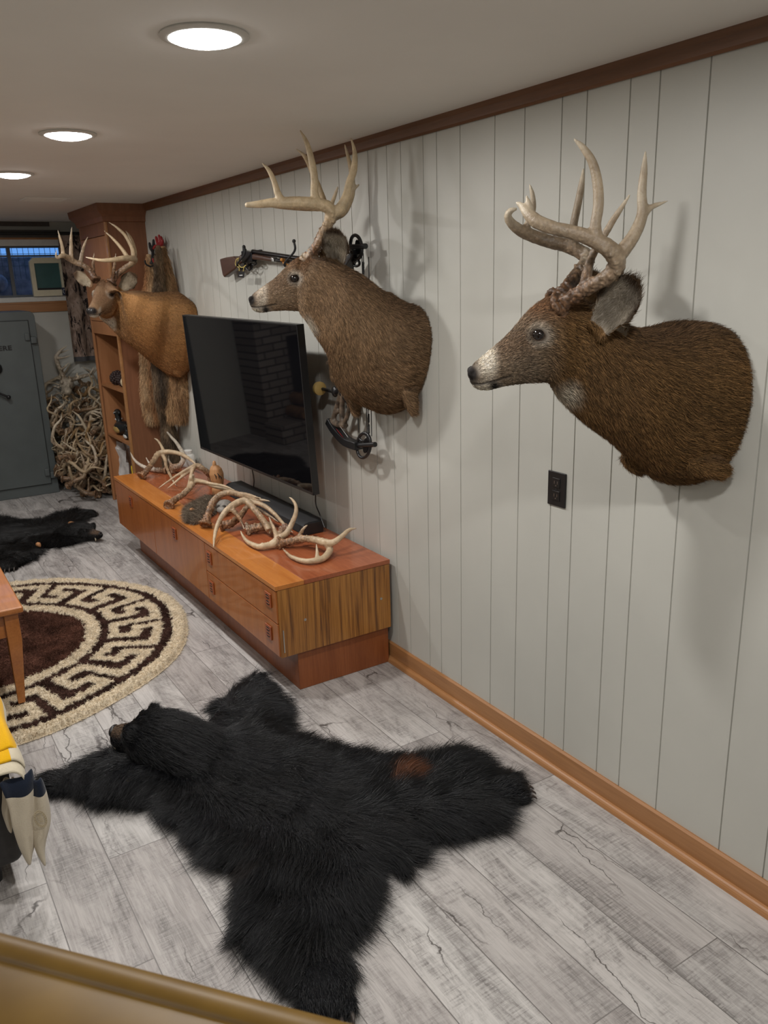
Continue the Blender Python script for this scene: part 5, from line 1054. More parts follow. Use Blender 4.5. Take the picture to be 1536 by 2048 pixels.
# ------------------------------------------------------------------ hanging pelts and hooks
M['pelt'] = vcol('pelt_hide', .85, .1)
def pelt(label, path_, widths, depth, cols, nf, hl):
    r = thing('fur_pelt', label, 'fur pelt', path_[-1], 'fur pelts hanging beside the bookcase')
    q = spline(np.array(path_), 30); wd_ = np.interp(np.linspace(0, 1, 30), np.linspace(0, 1, len(widths)), widths); mb = MB(); R = []
    sidev = np.array([-.75, .66, 0]); outv = np.array([-.66, -.75, 0])
    for p_, w_ in zip(q, wd_): R.append([p_+sidev*w_/2*math.cos(a)+outv*min(depth, w_*.45)*math.sin(a) for a in np.linspace(0, 2*PI, 16, endpoint=False)])
    mb.rings(R); me = remeshed(mb, .008, 2); co = get_co(me); co[:, 0] = np.minimum(co[:, 0], -.004); co[:, 1] = np.where(co[:, 0] > BX-.02, np.minimum(co[:, 1], BY0-.006), co[:, 1]); set_co(me, co)
    tz_ = (q[0][2]-co[:, 2])/(q[0][2]-q[-1][2]); sd_ = ((co-q[15])@sidev)/.1; nzz = vnoise(co*np.array([1, 1, .45]), 26, 3); cs_ = np.array(cols); k = np.clip(nzz*1.6-.3, 0, 1)[:, None]; col = cs_[0]*(1-k)+cs_[1]*k; kd = np.clip(1-np.abs(sd_+.1)/.35, 0, 1)[:, None]*.75; col = col*(1-kd)+cs_[2]*kd; set_col(me, col)
    ps, pn_, T3, wv = scatter(me, nf); cc = (col[T3]*wv[:, :, None]).sum(1)*rng.choice([.5, 1, 1.7], len(ps), p=[.3, .45, .25])[:, None]; d_ = np.tile([0, 0, -1.0], (len(ps), 1))+rng.normal(0, .15, (len(ps), 3))
    b_ = link('skin', me, M['pelt'], r); fur('fur', ps, d_, pn_, hl*rng.uniform(.5, 1.3, len(ps)), cc, .0012, M['hair'], b_, lift=.4, droop=.4); return r
def Y(px, py, y): return P(px, py, 'y', y)
pelt('pale orange fox pelt, leftmost of the pelts beside the bookcase', [Y(297, 508, 5.79), Y(301, 560, 5.79), Y(300, 640, 5.79), Y(302, 720, 5.79), Y(303, 790, 5.79), Y(310, 842, 5.79)], [.03, .07, .15, .15, .15, .13], .05, [(.42, .25, .125), (.60, .43, .26), (.36, .15, .055)], 14000, .03)
pelt('dark grizzled pelt hanging between the two orange fox pelts', [P(316, 490, 'x', -.11), P(318, 560, 'x', -.13), P(317, 640, 'x', -.14), P(321, 720, 'x', -.14), P(328, 790, 'x', -.13), P(334, 840, 'x', -.08), P(342, 900, 'x', -.07), P(344, 960, 'x', -.07)], [.03, .06, .12, .12, .12, .08, .13, .1], .05, [(.10, .07, .045), (.26, .18, .11), (.035, .03, .026)], 15000, .03)
pelt('brown orange fox pelt hanging closest to the television', [P(326, 492, 'x', -.06), P(336, 560, 'x', -.06), P(344, 640, 'x', -.055), P(350, 720, 'x', -.055), P(355, 790, 'x', -.055), P(357, 840, 'x', -.05)], [.03, .08, .16, .17, .17, .14], .05, [(.34, .20, .10), (.46, .30, .16), (.20, .11, .055)], 14000, .03)
def hook(label, mat, pts_list, r, base):
    h = thing('wall_hook', label, 'wall hook', base, 'animal shaped hooks above the pelts')
    mb = MB()
    for pts in pts_list: mb.tube(spline([P(a, b, 'x', x) for a, b, x in pts], 10), list(np.linspace(r, r*.55, 10)), 7); mb.ball(P(pts[-1][0], pts[-1][1], 'x', pts[-1][2]), r*.5, 6, 4)
    p = remeshed(mb, r*.3, 1); link('figure', p, mat, h)
    mb = MB(); q = P(pts_list[0][0][0], pts_list[0][0][1], 'x', -.003); mb.box((-.006, q[1]-.02, q[2]-.035), (-.0005, q[1]+.02, q[2]+.035)); obj('back_plate', mb, mat, h, bevel=.002)
    mb = MB(); a, b, x = pts_list[0][0]; q = P(a, b, 'x', x); mb.tube(spline([np.array([-.006, q[1], q[2]-.02]), q+[-.02, 0, -.035], q+[-.05, 0, -.02], q+[-.055, 0, .005]], 10), .006, 7); obj('peg', mb, mat, h, smooth=True)
M['red'] = plain('red_enamel', (.28, .018, .02), .4)
hook('red moose shaped hook with antlers', M['red'], [[(322, 518, -.02), (322, 503, -.03), (318, 493, -.035)], [(318, 494, -.035), (311, 493, -.045), (307, 497, -.05)], [(319, 492, -.035), (315, 484, -.04), (312, 474, -.04)], [(319, 492, -.035), (319, 482, -.04), (318, 471, -.04)], [(320, 492, -.035), (323, 483, -.04), (322, 474, -.04)], [(321, 494, -.035), (324, 488, -.04), (325, 480, -.04)]], .016, P(320, 505, 'x', 0))
hook('black animal shaped hook beside the red one', M['black_matte'], [[(306, 522, -.02), (306, 508, -.03), (305, 498, -.035)], [(305, 500, -.035), (301, 495, -.04), (299, 486, -.04)], [(305, 499, -.035), (307, 491, -.04), (307, 480, -.04)], [(306, 520, -.03), (304, 526, -.045), (301, 526, -.05)]], .016, P(305, 510, 'x', 0))
# ------------------------------------------------------------------ lever rifle on two pegs
def c7(a, b): return 440+a*.11719, 460+b*.11715
rf = thing('lever_rifle', 'old lever action rifle with dark wooden stock hanging on the wall', 'rifle', P(*c7(700, 480), 'x', 0))
XR = -.05
def plate_(nm, pts, x0, x1, mat, bev=.006, par=None):
    m = MB(); pp = [P(*c7(a, b), 'x', (x0+x1)/2) for a, b in pts]; m.prism([np.array([x0, p_[1], p_[2]]) for p_ in pp], (x1-x0, 0, 0)); return obj(nm, m, mat, par or rf, bevel=bev, seg=3)
plate_('stock', [(42, 492), (150, 465), (280, 446), (312, 478), (330, 462), (372, 440), (402, 412), (420, 560), (380, 592), (300, 675), (160, 775), (118, 806), (95, 780)], XR-.02, XR+.018, M['walnut'], .009)
plate_('receiver', [(402, 362), (440, 345), (560, 372), (580, 395), (590, 540), (540, 560), (480, 560), (418, 565)], XR-.016, XR+.014, M['blued'], .004)
plate_('forearm', [(592, 405), (700, 425), (925, 468), (935, 545), (760, 520), (592, 505)], XR-.018, XR+.016, M['walnut'], .008)
plate_('barrel_band', [(920, 462), (958, 470), (966, 552), (930, 546)], XR-.0195, XR+.0175, M['steel'], .004)
mb = MB(); mb.tube([P(*c7(560, 365), 'x', XR), P(*c7(1500, 508), 'x', XR)], .0105, 14); obj('barrel', mb, M['blued'], rf, smooth=True)
mb = MB(); mb.tube([P(*c7(930, 510), 'x', XR), P(*c7(1480, 580), 'x', XR)], .009, 12); obj('magazine_tube', mb, M['blued'], rf, smooth=True)
plate_('rear_sight', [(655, 350), (660, 340), (685, 340), (690, 332), (706, 338), (710, 366), (800, 378), (800, 388), (640, 372)], XR-.006, XR+.006, M['blued'], .001)
plate_('hammer', [(402, 362), (398, 300), (392, 280), (412, 268), (424, 285), (424, 310), (445, 345)], XR-.006, XR+.006, M['blued'], .002)
mb = MB(); mb.tube(spline([P(*c7(a, b), 'x', XR) for a, b in ((420, 570), (440, 640), (500, 690), (545, 640), (550, 585), (590, 600), (620, 570), (600, 545))], 30), .004, 7); obj('lever', mb, M['blued'], rf, smooth=True)
mb = MB(); mb.tube(spline([P(*c7(a, b), 'x', XR+.002) for a, b in ((480, 565), (478, 600), (470, 620))], 8), .003, 6); obj('trigger', mb, M['blued'], rf, smooth=True)
for (a0, b0), (a1, b1) in (((430, 560), (408, 285)), ((1252, 540), (1262, 190))):
    p0, p1 = P(*c7(a0, b0), 'x', -.035), P(*c7(a1, b1), 'x', -.085)
    hk = thing('rifle_hook', 'black padded hook under the rifle butt' if a0 < 900 else 'black padded hook rising above the rifle barrel', 'wall hook', (0, p0[1], p0[2]), 'hooks carrying the rifle')
    mb = MB(); mb.tube(spline([np.array([-.004, p0[1], p0[2]-.005]), np.array([-.045, p0[1], p0[2]-.03]), np.array([-.082, p0[1], p0[2]-.01]), np.array([-.085, p1[1], (p0[2]+p1[2])/2]), p1], 22), .0052, 8); mb.ball(p1, .0085, 10, 8); obj('arm', mb, M['black_matte'], hk, smooth=True)
    mb = MB(); mb.box((-.005, p0[1]-.013, p0[2]-.035), (-.0005, p0[1]+.013, p0[2]+.025)); obj('plate', mb, M['black_matte'], hk, bevel=.002)
tg = thing('hang_tag', 'small black tag on a yellow string looped round the rifle stock', 'tag', P(360, 0, 'x', -.08)*0+P(*c7(360, 800), 'x', -.08))
pp = [P(*c7(a, b), 'x', -.079) for a, b in ((318, 705), (412, 712), (406, 818), (305, 806))]; mb = MB(); mb.prism(pp, (.002, 0, 0)); obj('card', mb, M['black'], tg)
mb = MB(); q = P(*c7(358, 772), 'x', -.0815); mb.box((q[0], q[1]-.02, q[2]-.002), (q[0]+.0008, q[1]+.02, q[2]+.002)); obj('print', mb, M['duck_white'], tg)
M['string'] = plain('yellow_string', (.62, .50, .16), .7)
for loop in ([(330, 700), (325, 640), (285, 620), (262, 570), (285, 500), (322, 478)], [(395, 705), (410, 640), (440, 600), (400, 635), (345, 628), (310, 560), (310, 490)]):
    mb = MB(); mb.tube(spline([P(*c7(a, b), 'x', -.078) for a, b in loop], 24), .0022, 6); obj('string', mb, M['string'], tg, smooth=True)
mb = MB(); q = [P(*c7(a, b), 'x', -.072) for a, b in ((1085, 515), (1080, 560), (1110, 570), (1150, 590), (1210, 600))]; mb.tube(spline(q, 16), .004, 6)
for k in range(3): mb.ball(q[0]+rng.normal(0, .004, 3), .008, 8, 6)
setp(obj('orange_cord', mb, plain('orange_cord', (.55, .25, .06), .8), smooth=True), 'short orange cord tied round the rifle barrel', 'cord')
# ------------------------------------------------------------------ compound bow behind the middle deer
def c8(a, b): return 620+a*.24423, 460+b*.24414
XB = -.075
bw = thing('compound_bow', 'black compound bow with camouflage grip hanging behind the middle deer', 'compound bow', P(*c8(420, 1850), 'x', 0))
def bp(a, b, x=XB): return P(*c8(a, b), 'x', x)
def cam_wheel(cx_, cy_, sx, sy, ang, small):
    m = MB(); cpt = bp(cx_, cy_)
    def el(a, rx, ry, ox=0, oy=0): u_, v_ = rx*math.cos(a), ry*math.sin(a); c_, s_ = math.cos(ang), math.sin(ang); return bp(cx_+ox+u_*c_-v_*s_, cy_+oy+u_*s_+v_*c_)
    m.tube([el(a, sx, sy) for a in np.linspace(0, 2*PI, 28, endpoint=False)], .007, 8, closed=True); w = obj('cam_wheel', m, M['black'], bw, smooth=True)
    m = MB(); m.tube([el(a, *small[2:], small[0], small[1]) for a in np.linspace(0, 2*PI, 20, endpoint=False)], .0055, 8, closed=True); obj('small_ring', m, M['black'], w, smooth=True)
    m = MB(); R = [[el(a, sx*.42, sy*.62, sx*.4, 0)+np.array([dx, 0, 0]) for a in np.linspace(0, 2*PI, 20, endpoint=False)] for dx in (-.005, .005)]; m.rings(R); obj('cam_plate', m, M['blued'], w, bevel=.001)
    m = MB(); m.tube([el(0, 0, 0, -sx*.9, 0), el(0, 0, 0, sx*1.7, -8)], .011, 10); obj('axle_block', m, M['black'], w, smooth=True)
cam_wheel(378, 140, 46, 98, -.12, (2, 132, 26, 24)); cam_wheel(440, 1765, 55, 102, .1, (-2, -66, 34, 30))
for a0, a1 in (((352, 240), (398, 1660)), ((424, 180), (470, 1720)), ((436, 190), (482, 1700)), ((480, 220), (505, 1690))):
    m = MB(); m.tube([bp(*a0), bp(*a1)], .0019, 6); obj('bowstring', m, M['black_matte'], bw)
for (ax_, ay_), (bx_, by_) in (((437, 270), (438, 350)), ((439, 390), (441, 440)), ((479, 1515), (480, 1570)), ((481, 1600), (482, 1660))):
    m = MB(); p0, p1 = bp(ax_, ay_), bp(bx_, by_)
    for k in range(7): m.ball(p0+(p1-p0)*k/6, (.0045, .0045, .0055), 8, 5)
    obj('string_silencer', m, M['black'], bw, smooth=True)
for pts in ([(385, 180), (330, 260), (250, 420), (190, 560)], [(165, 1560), (215, 1640), (300, 1730), (400, 1770)]):
    m = MB(); q = spline([bp(*c_) for c_ in pts], 14); R = []
    for i, p_ in enumerate(q):
        T = nrm(q[min(i+1, 13)]-q[max(i-1, 0)]); v_ = np.cross(T, [1, 0, 0]); w_ = .017 if pts[0][1] > 1000 else .012; R.append([p_+v_*w_+np.array([.022, 0, 0]), p_+v_*w_-np.array([.022, 0, 0]), p_-v_*w_-np.array([.022, 0, 0]), p_-v_*w_+np.array([.022, 0, 0])])
    m.rings(R); lm = obj('limb', m, M['black'], bw, bevel=.003)
m = MB(); q0, q1 = bp(222, 1640, XB-.024), bp(262, 1688, XB-.024); v_ = np.array([0, .010, .006]); m.prism([q0-v_, q1-v_, q1+v_, q0+v_], (.0012, 0, 0)); dl = obj('decal', m, M['red'], lm); dl['label'] = 'red decal'
m = MB(); q0, q1 = bp(252, 1618, XB-.024), bp(305, 1690, XB-.024); v_ = np.array([0, .006, .004]); m.prism([q0-v_, q1-v_, q1+v_, q0+v_], (.001, 0, 0)); obj('decal', m, M['duck_white'], lm)
m = MB()
for pts, r_ in (([(190, 560), (170, 760), (200, 950), (235, 1100), (262, 1230), (262, 1300)], .014), ([(262, 1300), (235, 1400), (205, 1500), (185, 1580)], .012), ([(280, 1320), (262, 1440), (262, 1540), (280, 1590)], .012), ([(310, 1380), (322, 1450), (300, 1540), (270, 1600)], .011), ([(175, 1560), (225, 1590), (290, 1600)], .016), ([(215, 1500), (260, 1470)], .009)): m.tube(spline([bp(*c_) for c_ in pts], 12), r_, 9)
link('riser', remeshed(m, .005, 2), plain('dark_camo_riser', (.10, .072, .05), .6, var=.9, scale=34), bw)
m = MB(); m.ball(bp(205, 1322), (.016, .02, .026), 12, 8); m.tube([bp(100, 1302), bp(215, 1330)], .0085, 10); m.tube([bp(235, 1310), bp(335, 1440)], .011, 10); m.tube([bp(220, 1330), bp(265, 1290), bp(280, 1262)], .012, 10); link('stabilizer', remeshed(m, .004, 1), M['black'], bw)
m = MB(); p0 = bp(78, 1298); d_ = nrm(bp(200, 1326)-p0); m.lathe(p0, [(.026, -.012), (.031, -.008), (.031, .008), (.02, .014)], 20, d_); w = obj('damper', m, plain('tan_rubber_damper', (.50, .34, .11), .6), bw, smooth=True); w['label'] = 'tan yellow end damper'
m = MB(); q = bp(300, 1450); m.tube([np.array([-.001, q[1], q[2]]), q], .008, 8); obj('wall_peg', m, M['black_matte'], bw)
# ------------------------------------------------------------------ shed antlers along the console
def c4(a, b): return 220+a*.3776, 840+b*.3776
def cz(a, b, h, r): return (*P(*c4(a, b), 'z', KZ+0.002+h), r)
def con_antler(label, paths, burr=None, burr_r=.022, pale=(.56, .43, .28), brown=(.25, .135, .07), bl=.17, vox=.0042, knob=True):
    pp = [[cz(*q) for q in p_] for p_ in paths]
    for p_ in pp:
        for i, q in enumerate(p_): p_[i] = (q[0], q[1], max(q[2], KZ+q[3]+.001), q[3])
    b = pp[0][0][:3] if burr is None else burr
    me = antler_mesh(pp, b, burr_r, vox, pale=pale, brown=brown, brown_len=bl, tip=(.66, .56, .42), n=20, knob=knob)
    co = get_co(me); co[:, 2] = np.maximum(co[:, 2], KZ+.0006); set_co(me, co)
    o = link('shed_antler', me, M['antler'], None); return setp(o, label, 'antler', 'shed antlers on the media console')
con_antler('pale antler lying closest to the striped end of the console, tines curling',
  [[(900, 655, .02, .019), (950, 645, .03, .0165), (1010, 628, .045, .016), (1080, 632, .055, .0165), (1140, 648, .055, .0185), (1180, 650, .06, .016), (1225, 618, .08, .012), (1265, 582, .10, .009), (1304, 574, .10, .003)],
   [(985, 640, .035, .013), (1005, 608, .055, .010), (1025, 575, .085, .007), (1048, 555, .10, .003)],
   [(1150, 650, .055, .018), (1165, 690, .025, .0165), (1130, 735, .012, .015), (1070, 750, .012, .0135), (1000, 742, .012, .011), (950, 715, .012, .008), (916, 684, .02, .003)],
   [(1095, 745, .012, .011), (1097, 705, .035, .008), (1093, 658, .065, .003)], [(1200, 640, .065, .011), (1250, 600, .085, .007), (1285, 578, .09, .004)]], burr_r=.022)
con_antler('antler with a tall curved tine pointing up beside the soundbar',
  [[(925, 585, .02, .018), (900, 605, .03, .0175), (885, 640, .03, .019), (850, 662, .018, .017), (790, 672, .016, .0145), (735, 648, .018, .0105), (705, 615, .025, .007), (692, 588, .04, .003)],
   [(900, 625, .035, .016), (935, 600, .06, .0145), (965, 545, .10, .0125), (985, 490, .145, .0105), (982, 445, .18, .008), (965, 418, .20, .006), (948, 408, .205, .003)],
   [(885, 635, .03, .014), (872, 585, .07, .010), (852, 540, .105, .006), (842, 512, .125, .0025)]], brown=(.30, .17, .11))
con_antler('big pale antler arching high with a long tine touching the front edge of the console',
  [[(730, 580, .022, .023), (790, 568, .03, .021), (840, 560, .035, .019), (845, 590, .03, .017), (830, 560, .05, .0165), (795, 510, .09, .0155), (760, 465, .12, .016), (725, 430, .14, .018), (690, 432, .14, .0185), (640, 460, .125, .0175), (600, 500, .10, .0145), (570, 555, .06, .0115), (555, 610, .03, .009), (548, 675, .012, .003)],
   [(648, 475, .115, .013), (685, 520, .075, .009), (700, 550, .05, .006), (710, 580, .03, .003)],
   [(740, 428, .135, .014), (810, 452, .12, .0125), (870, 495, .095, .0105), (920, 550, .05, .008), (968, 595, .02, .003)]], burr_r=.026, bl=.14)
con_antler('antler with thick pearled root arching back to two tines over the soundbar',
  [[(505, 552, .02, .022), (520, 500, .06, .019), (545, 435, .105, .017), (585, 398, .13, .017), (640, 385, .14, .016), (700, 400, .14, .014), (770, 418, .135, .011), (848, 428, .13, .003)],
   [(650, 388, .14, .012), (720, 395, .15, .010), (760, 402, .15, .006), (800, 412, .15, .003)]], burr_r=.026, bl=.26)
con_antler('dark pearled antler lying behind the big arch beside the soundbar',
  [[(590, 560, .022, .021), (640, 548, .03, .019), (680, 520, .04, .017), (710, 480, .06, .015), (735, 455, .08, .012), (780, 470, .07, .010), (840, 505, .045, .008), (890, 540, .02, .003)]], burr_r=.024, bl=.3)
con_antler('antler with its root on the front strip and a pale palm beside the carving',
  [[(312, 452, .018, .019), (340, 425, .03, .0175), (385, 395, .05, .0165), (425, 355, .075, .017), (445, 325, .09, .019), (500, 332, .09, .015), (550, 350, .085, .012), (610, 365, .075, .010), (680, 385, .05, .004)],
   [(435, 330, .09, .016), (428, 306, .12, .013), (440, 296, .12, .010)], [(440, 320, .09, .013), (520, 335, .11, .010), (600, 350, .10, .008), (660, 372, .08, .003)], [(405, 370, .06, .012), (400, 390, .03, .008), (378, 400, .012, .004)]], burr_r=.023, bl=.2)
con_antler('antler with long parallel pale tines pointing down to the front edge of the console',
  [[(545, 305, .03, .020), (525, 285, .07, .018), (490, 258, .11, .017), (460, 242, .13, .0165), (420, 258, .12, .0125), (360, 290, .085, .009), (305, 328, .04, .0065), (258, 360, .012, .003)],
   [(445, 245, .13, .014), (430, 290, .09, .011), (415, 350, .05, .009), (385, 395, .012, .004)], [(440, 262, .115, .012), (390, 295, .08, .009), (340, 335, .045, .007), (302, 365, .012, .003)]], burr_r=.023, bl=.19)
con_antler('elbow shaped antler with its rough root at the front edge near the bookcase',
  [[(168, 298, .018, .020), (200, 262, .05, .018), (232, 215, .085, .017), (258, 178, .11, .018), (310, 168, .12, .0165), (370, 180, .115, .014), (420, 205, .10, .011), (455, 232, .08, .005)],
   [(268, 172, .11, .015), (290, 205, .08, .012), (300, 250, .05, .010), (325, 305, .015, .008), (348, 345, .01, .003)], [(285, 168, .12, .012), (270, 135, .15, .009), (250, 108, .17, .007), (233, 98, .18, .003)]], burr_r=.024, bl=.22)
con_antler('pale antler at the far end of the console, tall tine beside the pelts',
  [[(330, 265, .02, .019), (370, 240, .05, .017), (390, 205, .085, .016), (380, 165, .115, .014), (355, 125, .14, .012), (320, 85, .17, .009), (285, 38, .20, .003)],
   [(375, 235, .05, .012), (330, 240, .05, .010), (312, 215, .06, .007), (310, 190, .08, .003)]], pale=(.52, .46, .38), burr_r=.022, bl=.1)
con_antler('thin pale antler with small tines lying at the far end against the bookcase',
  [[(300, 268, .018, .017), (255, 264, .018, .015), (200, 255, .02, .0135), (155, 235, .035, .011), (125, 205, .06, .008), (108, 172, .085, .003)], [(235, 260, .02, .011), (210, 230, .05, .008), (190, 198, .08, .003)]], pale=(.55, .48, .40), burr_r=.02, bl=.09)
# carved block, fur scrap, pale skull and white jar between them
cb = thing('wood_carving', 'upright orange brown carved wooden figure with dark notches among the antlers', 'carving', P(*c4(575, 385), 'z', KZ))
q0 = P(*c4(575, 392), 'z', KZ+.002); M['carve'] = wood('carved_cedar', (.40, .19, .075), (.58, .31, .14), 'z', 20, 6, .55)
mb = MB(); R = []
for z, a, b, ox in ((.0, .034, .03, 0), (.03, .036, .032, 0), (.055, .03, .026, .003), (.085, .037, .032, .0), (.12, .04, .035, -.002), (.15, .033, .03, -.004), (.17, .02, .018, -.008)): R.append([q0+np.array([a*math.cos(t_)*(1+.08*math.cos(4*t_))+ox, b*math.sin(t_)*(1+.08*math.cos(4*t_)), z]) for t_ in np.linspace(0, 2*PI, 20, endpoint=False)])
mb.rings(R); mb.ball(q0+[-.012, -.006, .178], (.012, .011, .024), 10, 8); link('figure', remeshed(mb, .0035, 2), M['carve'], cb)
toc = nrm((CO-q0)*[1, 1, 0]); sdc = np.cross(UP, toc)
for dx, z0, z1 in ((-.013, .128, .098), (.004, .132, .10), (.016, .115, .092)):
    mb = MB(); a_ = q0+toc*.0365+sdc*dx+UP*z0; b_ = q0+toc*.0365+sdc*(dx+.007)+UP*z1; mb.tube([a_, (a_+b_)/2+sdc*.004, b_], [.0016, .0035, .0012], 6); obj('notch', mb, M['black_matte'], cb)
fq = [P(*c4(a, b), 'z', KZ+.002) for a, b in ((395, 480), (440, 450), (490, 430), (545, 415), (590, 440), (560, 500), (500, 540), (450, 555), (400, 545))]
ft = thing('fur_scrap', 'scrap of grey brown fur lying under the antlers on the front of the console', 'fur', (*np.mean(fq, 0)[:2], KZ))
me = pelt_mesh(np.array([q[:2] for q in fq]), .008, .02, KZ+.001, .05); set_col(me, np.tile((.16, .12, .085), (len(me.vertices), 1)))
ps, pn_, _, _ = scatter(me, 9000, (get_co(me)[:, 2] > KZ+.004)*1.0); pn_[pn_[:, 2] < 0] *= -1; d_ = np.tile([-.8, -.4, -.1], (len(ps), 1))+rng.normal(0, .5, (len(ps), 3)); b_ = link('hide', me, M['pelt'], ft)
fur('fur', ps, d_/np.linalg.norm(d_, axis=1)[:, None], pn_, .024*rng.uniform(.5, 1.3, len(ps)), np.array((.24, .19, .14))[None]*rng.choice([.35, .8, 1.5], len(ps))[:, None], .0007, M['hair'], b_, lift=.4, droop=.5)
mb = MB(); q = P(*c4(440, 482), 'z', KZ+.03); mb.tube([q+[.004, .0, -.02], q, q+[-.008, -.004, .012], q+[-.004, -.008, .016]], [.012, .013, .011, .006], 9); o = obj('ear_scrap', mb, M['tan'], ft, smooth=True)
M['bone_dark'] = plain('bone_hollow', (.06, .05, .042), .8)
sk_ = thing('small_skull', 'small pale grey skull under the arching antler in front of the soundbar', 'skull', P(*c4(610, 460), 'z', KZ)); q = P(*c4(608, 455), 'z', KZ+.035)
mb = MB(); mb.ball(q, (.042, .05, .034), 18, 12); mb.ball(q+[-.035, -.04, -.008], (.024, .038, .02), 14, 10); mb.ball(q+[.03, .0, -.012], (.02, .045, .02), 12, 8); link('cranium', remeshed(mb, .004, 2), plain('weathered_bone', (.23, .21, .185), .6, var=.3, scale=60, bump=.2), sk_)
for sg in (-1, 1): mb = MB(); mb.ball(q+[-.032+.012*sg, -.03-.012*sg, .010], (.010, .010, .008), 10, 8); obj('eye_socket', mb, M['bone_dark'], sk_, smooth=True)
jr = thing('white_jar', 'white plastic jar standing at the far wall end of the console behind the antlers', 'jar', P(*c4(435, 222), 'z', KZ)); q = P(*c4(432, 240), 'z', KZ+.0005)
q[0] = min(q[0], -.075)
mb = MB(); mb.lathe(q, [(.045, 0), (.047, .01), (.047, .07), (.03, .085)], 20); obj('body', mb, M['duck_white'], jr, smooth=True); mb = MB(); mb.lathe(q, [(.032, .0855), (.032, .105), (.028, .108)], 20); obj('lid', mb, M['duck_white'], jr, smooth=True)
# ------------------------------------------------------------------ heap of antlers between safe and bookcase
def loose(seed, L, tines, curl, r0):
    g = np.random.default_rng(seed); n_ = 7; pts = []
    for i in range(n_):
        t_ = i/(n_-1); a = curl*t_*1.5; pts.append((L*.55*math.sin(a)/max(.4, curl), L*.62*(1-math.cos(a))/max(.5, curl)*1.2, .06*math.sin(2.5*t_)*g.uniform(-1, 1), r0*(1-.62*t_)))
    pts[-1] = (*pts[-1][:3], .004); q = spline(pts, 24); paths = [[tuple(p_) for p_ in pts]]
    for k in range(tines):
        t_ = .14+.66*k/max(1, tines-1)*g.uniform(.9, 1.1); i = int(t_*22); b = q[i]; tg = nrm(q[i+1][:3]-q[i][:3]); nn = np.cross(tg, [0, 0, 1.0]); l_ = g.uniform(.09, .2)*(1.1-.3*t_)
        paths.append([(*b[:3], b[3]*.75), (*(b[:3]-nn*l_*.45+tg*l_*.18), b[3]*.55), (*(b[:3]-nn*l_*.8+tg*l_*.3+[0, 0, g.uniform(-.03, .03)]), b[3]*.38), (*(b[:3]-nn*l_+tg*l_*.28), .003)])
    return paths
protos = []
tones = [((.47, .36, .23), (.17, .10, .055)), ((.40, .29, .17), (.15, .08, .04)), ((.56, .47, .34), (.24, .15, .09)), ((.36, .23, .11), (.18, .095, .04)), ((.52, .42, .28), (.20, .12, .065)), ((.45, .37, .27), (.14, .085, .05)), ((.60, .52, .40), (.30, .20, .12))]
for i, (L, tn, cu_, r0) in enumerate(((.50, 4, 1.5, .021), (.44, 3, 1.9, .019), (.55, 5, 1.3, .022), (.46, 0, 2.3, .022), (.36, 2, 1.2, .016), (.52, 3, 1.7, .020), (.40, 1, 2.1, .02))):
    pth = loose(50+i, L, tn, cu_, r0); me = antler_mesh(pth, pth[0][0][:3], r0*1.15, .0062, pale=tones[i][0], brown=tones[i][1], brown_len=.2, n=18)
    co = get_co(me); me.transform(Matrix.Translation(-Vector([float(v) for v in co.mean(0)]))); me.materials.append(M['antler']); protos.append(me)
g = np.random.default_rng(3); placed = 0
def heap_top(y): return 0.42+.55*np.clip((y-6.75)/.55, 0, 1)
def add_heap(me, loc, eul, label):
    o = bpy.data.objects.new('heaped_antler', me); C.objects.link(o); o.location = tuple(float(v) for v in loc); o.rotation_euler = eul
    setp(o, label, 'antler', 'shed antlers heaped between safe and bookcase'); return o
exts = [get_co(me) for me in protos]
from mathutils import Euler
HEAPL = 'shed antler tangled in the heap between the grey safe and the bookcase'
for k in range(600):
    if placed >= 125: break
    i = int(g.integers(0, 7)); e = Euler((g.uniform(-.9, .9)+(PI/2 if g.random() < .6 else 0), g.uniform(-.7, .7), g.uniform(0, 2*PI))); c_ = exts[i]@np.array(e.to_matrix()).T
    x = g.uniform(-.60, -.03); y = g.uniform(6.66, 7.56); fr_ = placed/125; zt = heap_top(y)
    z = .03+(zt-.03)*(fr_**.8)*g.uniform(.75, 1.0); lo, hi = c_.min(0)+[x, y, z], c_.max(0)+[x, y, z]
    sh = np.zeros(3); sh[2] = max(0, .004-lo[2]); hi = hi+sh; lo = lo+sh
    dx = min(0, -.006-hi[0]); dy = min(0, Y_FAR-.03-hi[1])
    sh += [dx, dy, 0]; lo = lo+[dx, dy, 0]; hi = hi+[dx, dy, 0]
    if lo[0] < -.62-.05*g.random() : 
        if hi[0]-lo[0] > .6: continue
        sh[0] += -.62-lo[0]
        if hi[0]+(-.62-lo[0]) > -.005: continue
        lo[0] = -.62
    if lo[0] < SX1+.002 and lo[1] < Y_FAR and hi[1] > SY-.02 and hi[1]-0.0 > SY:
        d_ = SX1+.004-lo[0]
        if hi[0]+d_ > -.004: continue
        sh[0] += d_; lo[0] += d_; hi[0] += d_
    if lo[1] < BY1+.004 and hi[0] > BX-.02:
        d_ = BY1+.006-lo[1]
        if hi[1]+d_ > Y_FAR-.02: continue
        sh[1] += d_; hi[1] += d_
    if lo[1] < BY1-.10: continue
    if hi[2]+0 > zt+.16: 
        d_ = hi[2]-zt-.16; sh[2] -= min(d_, lo[2]-.004)
    add_heap(protos[i], np.array([x, y, z])+sh, e, HEAPL); placed += 1
print('heap', placed)
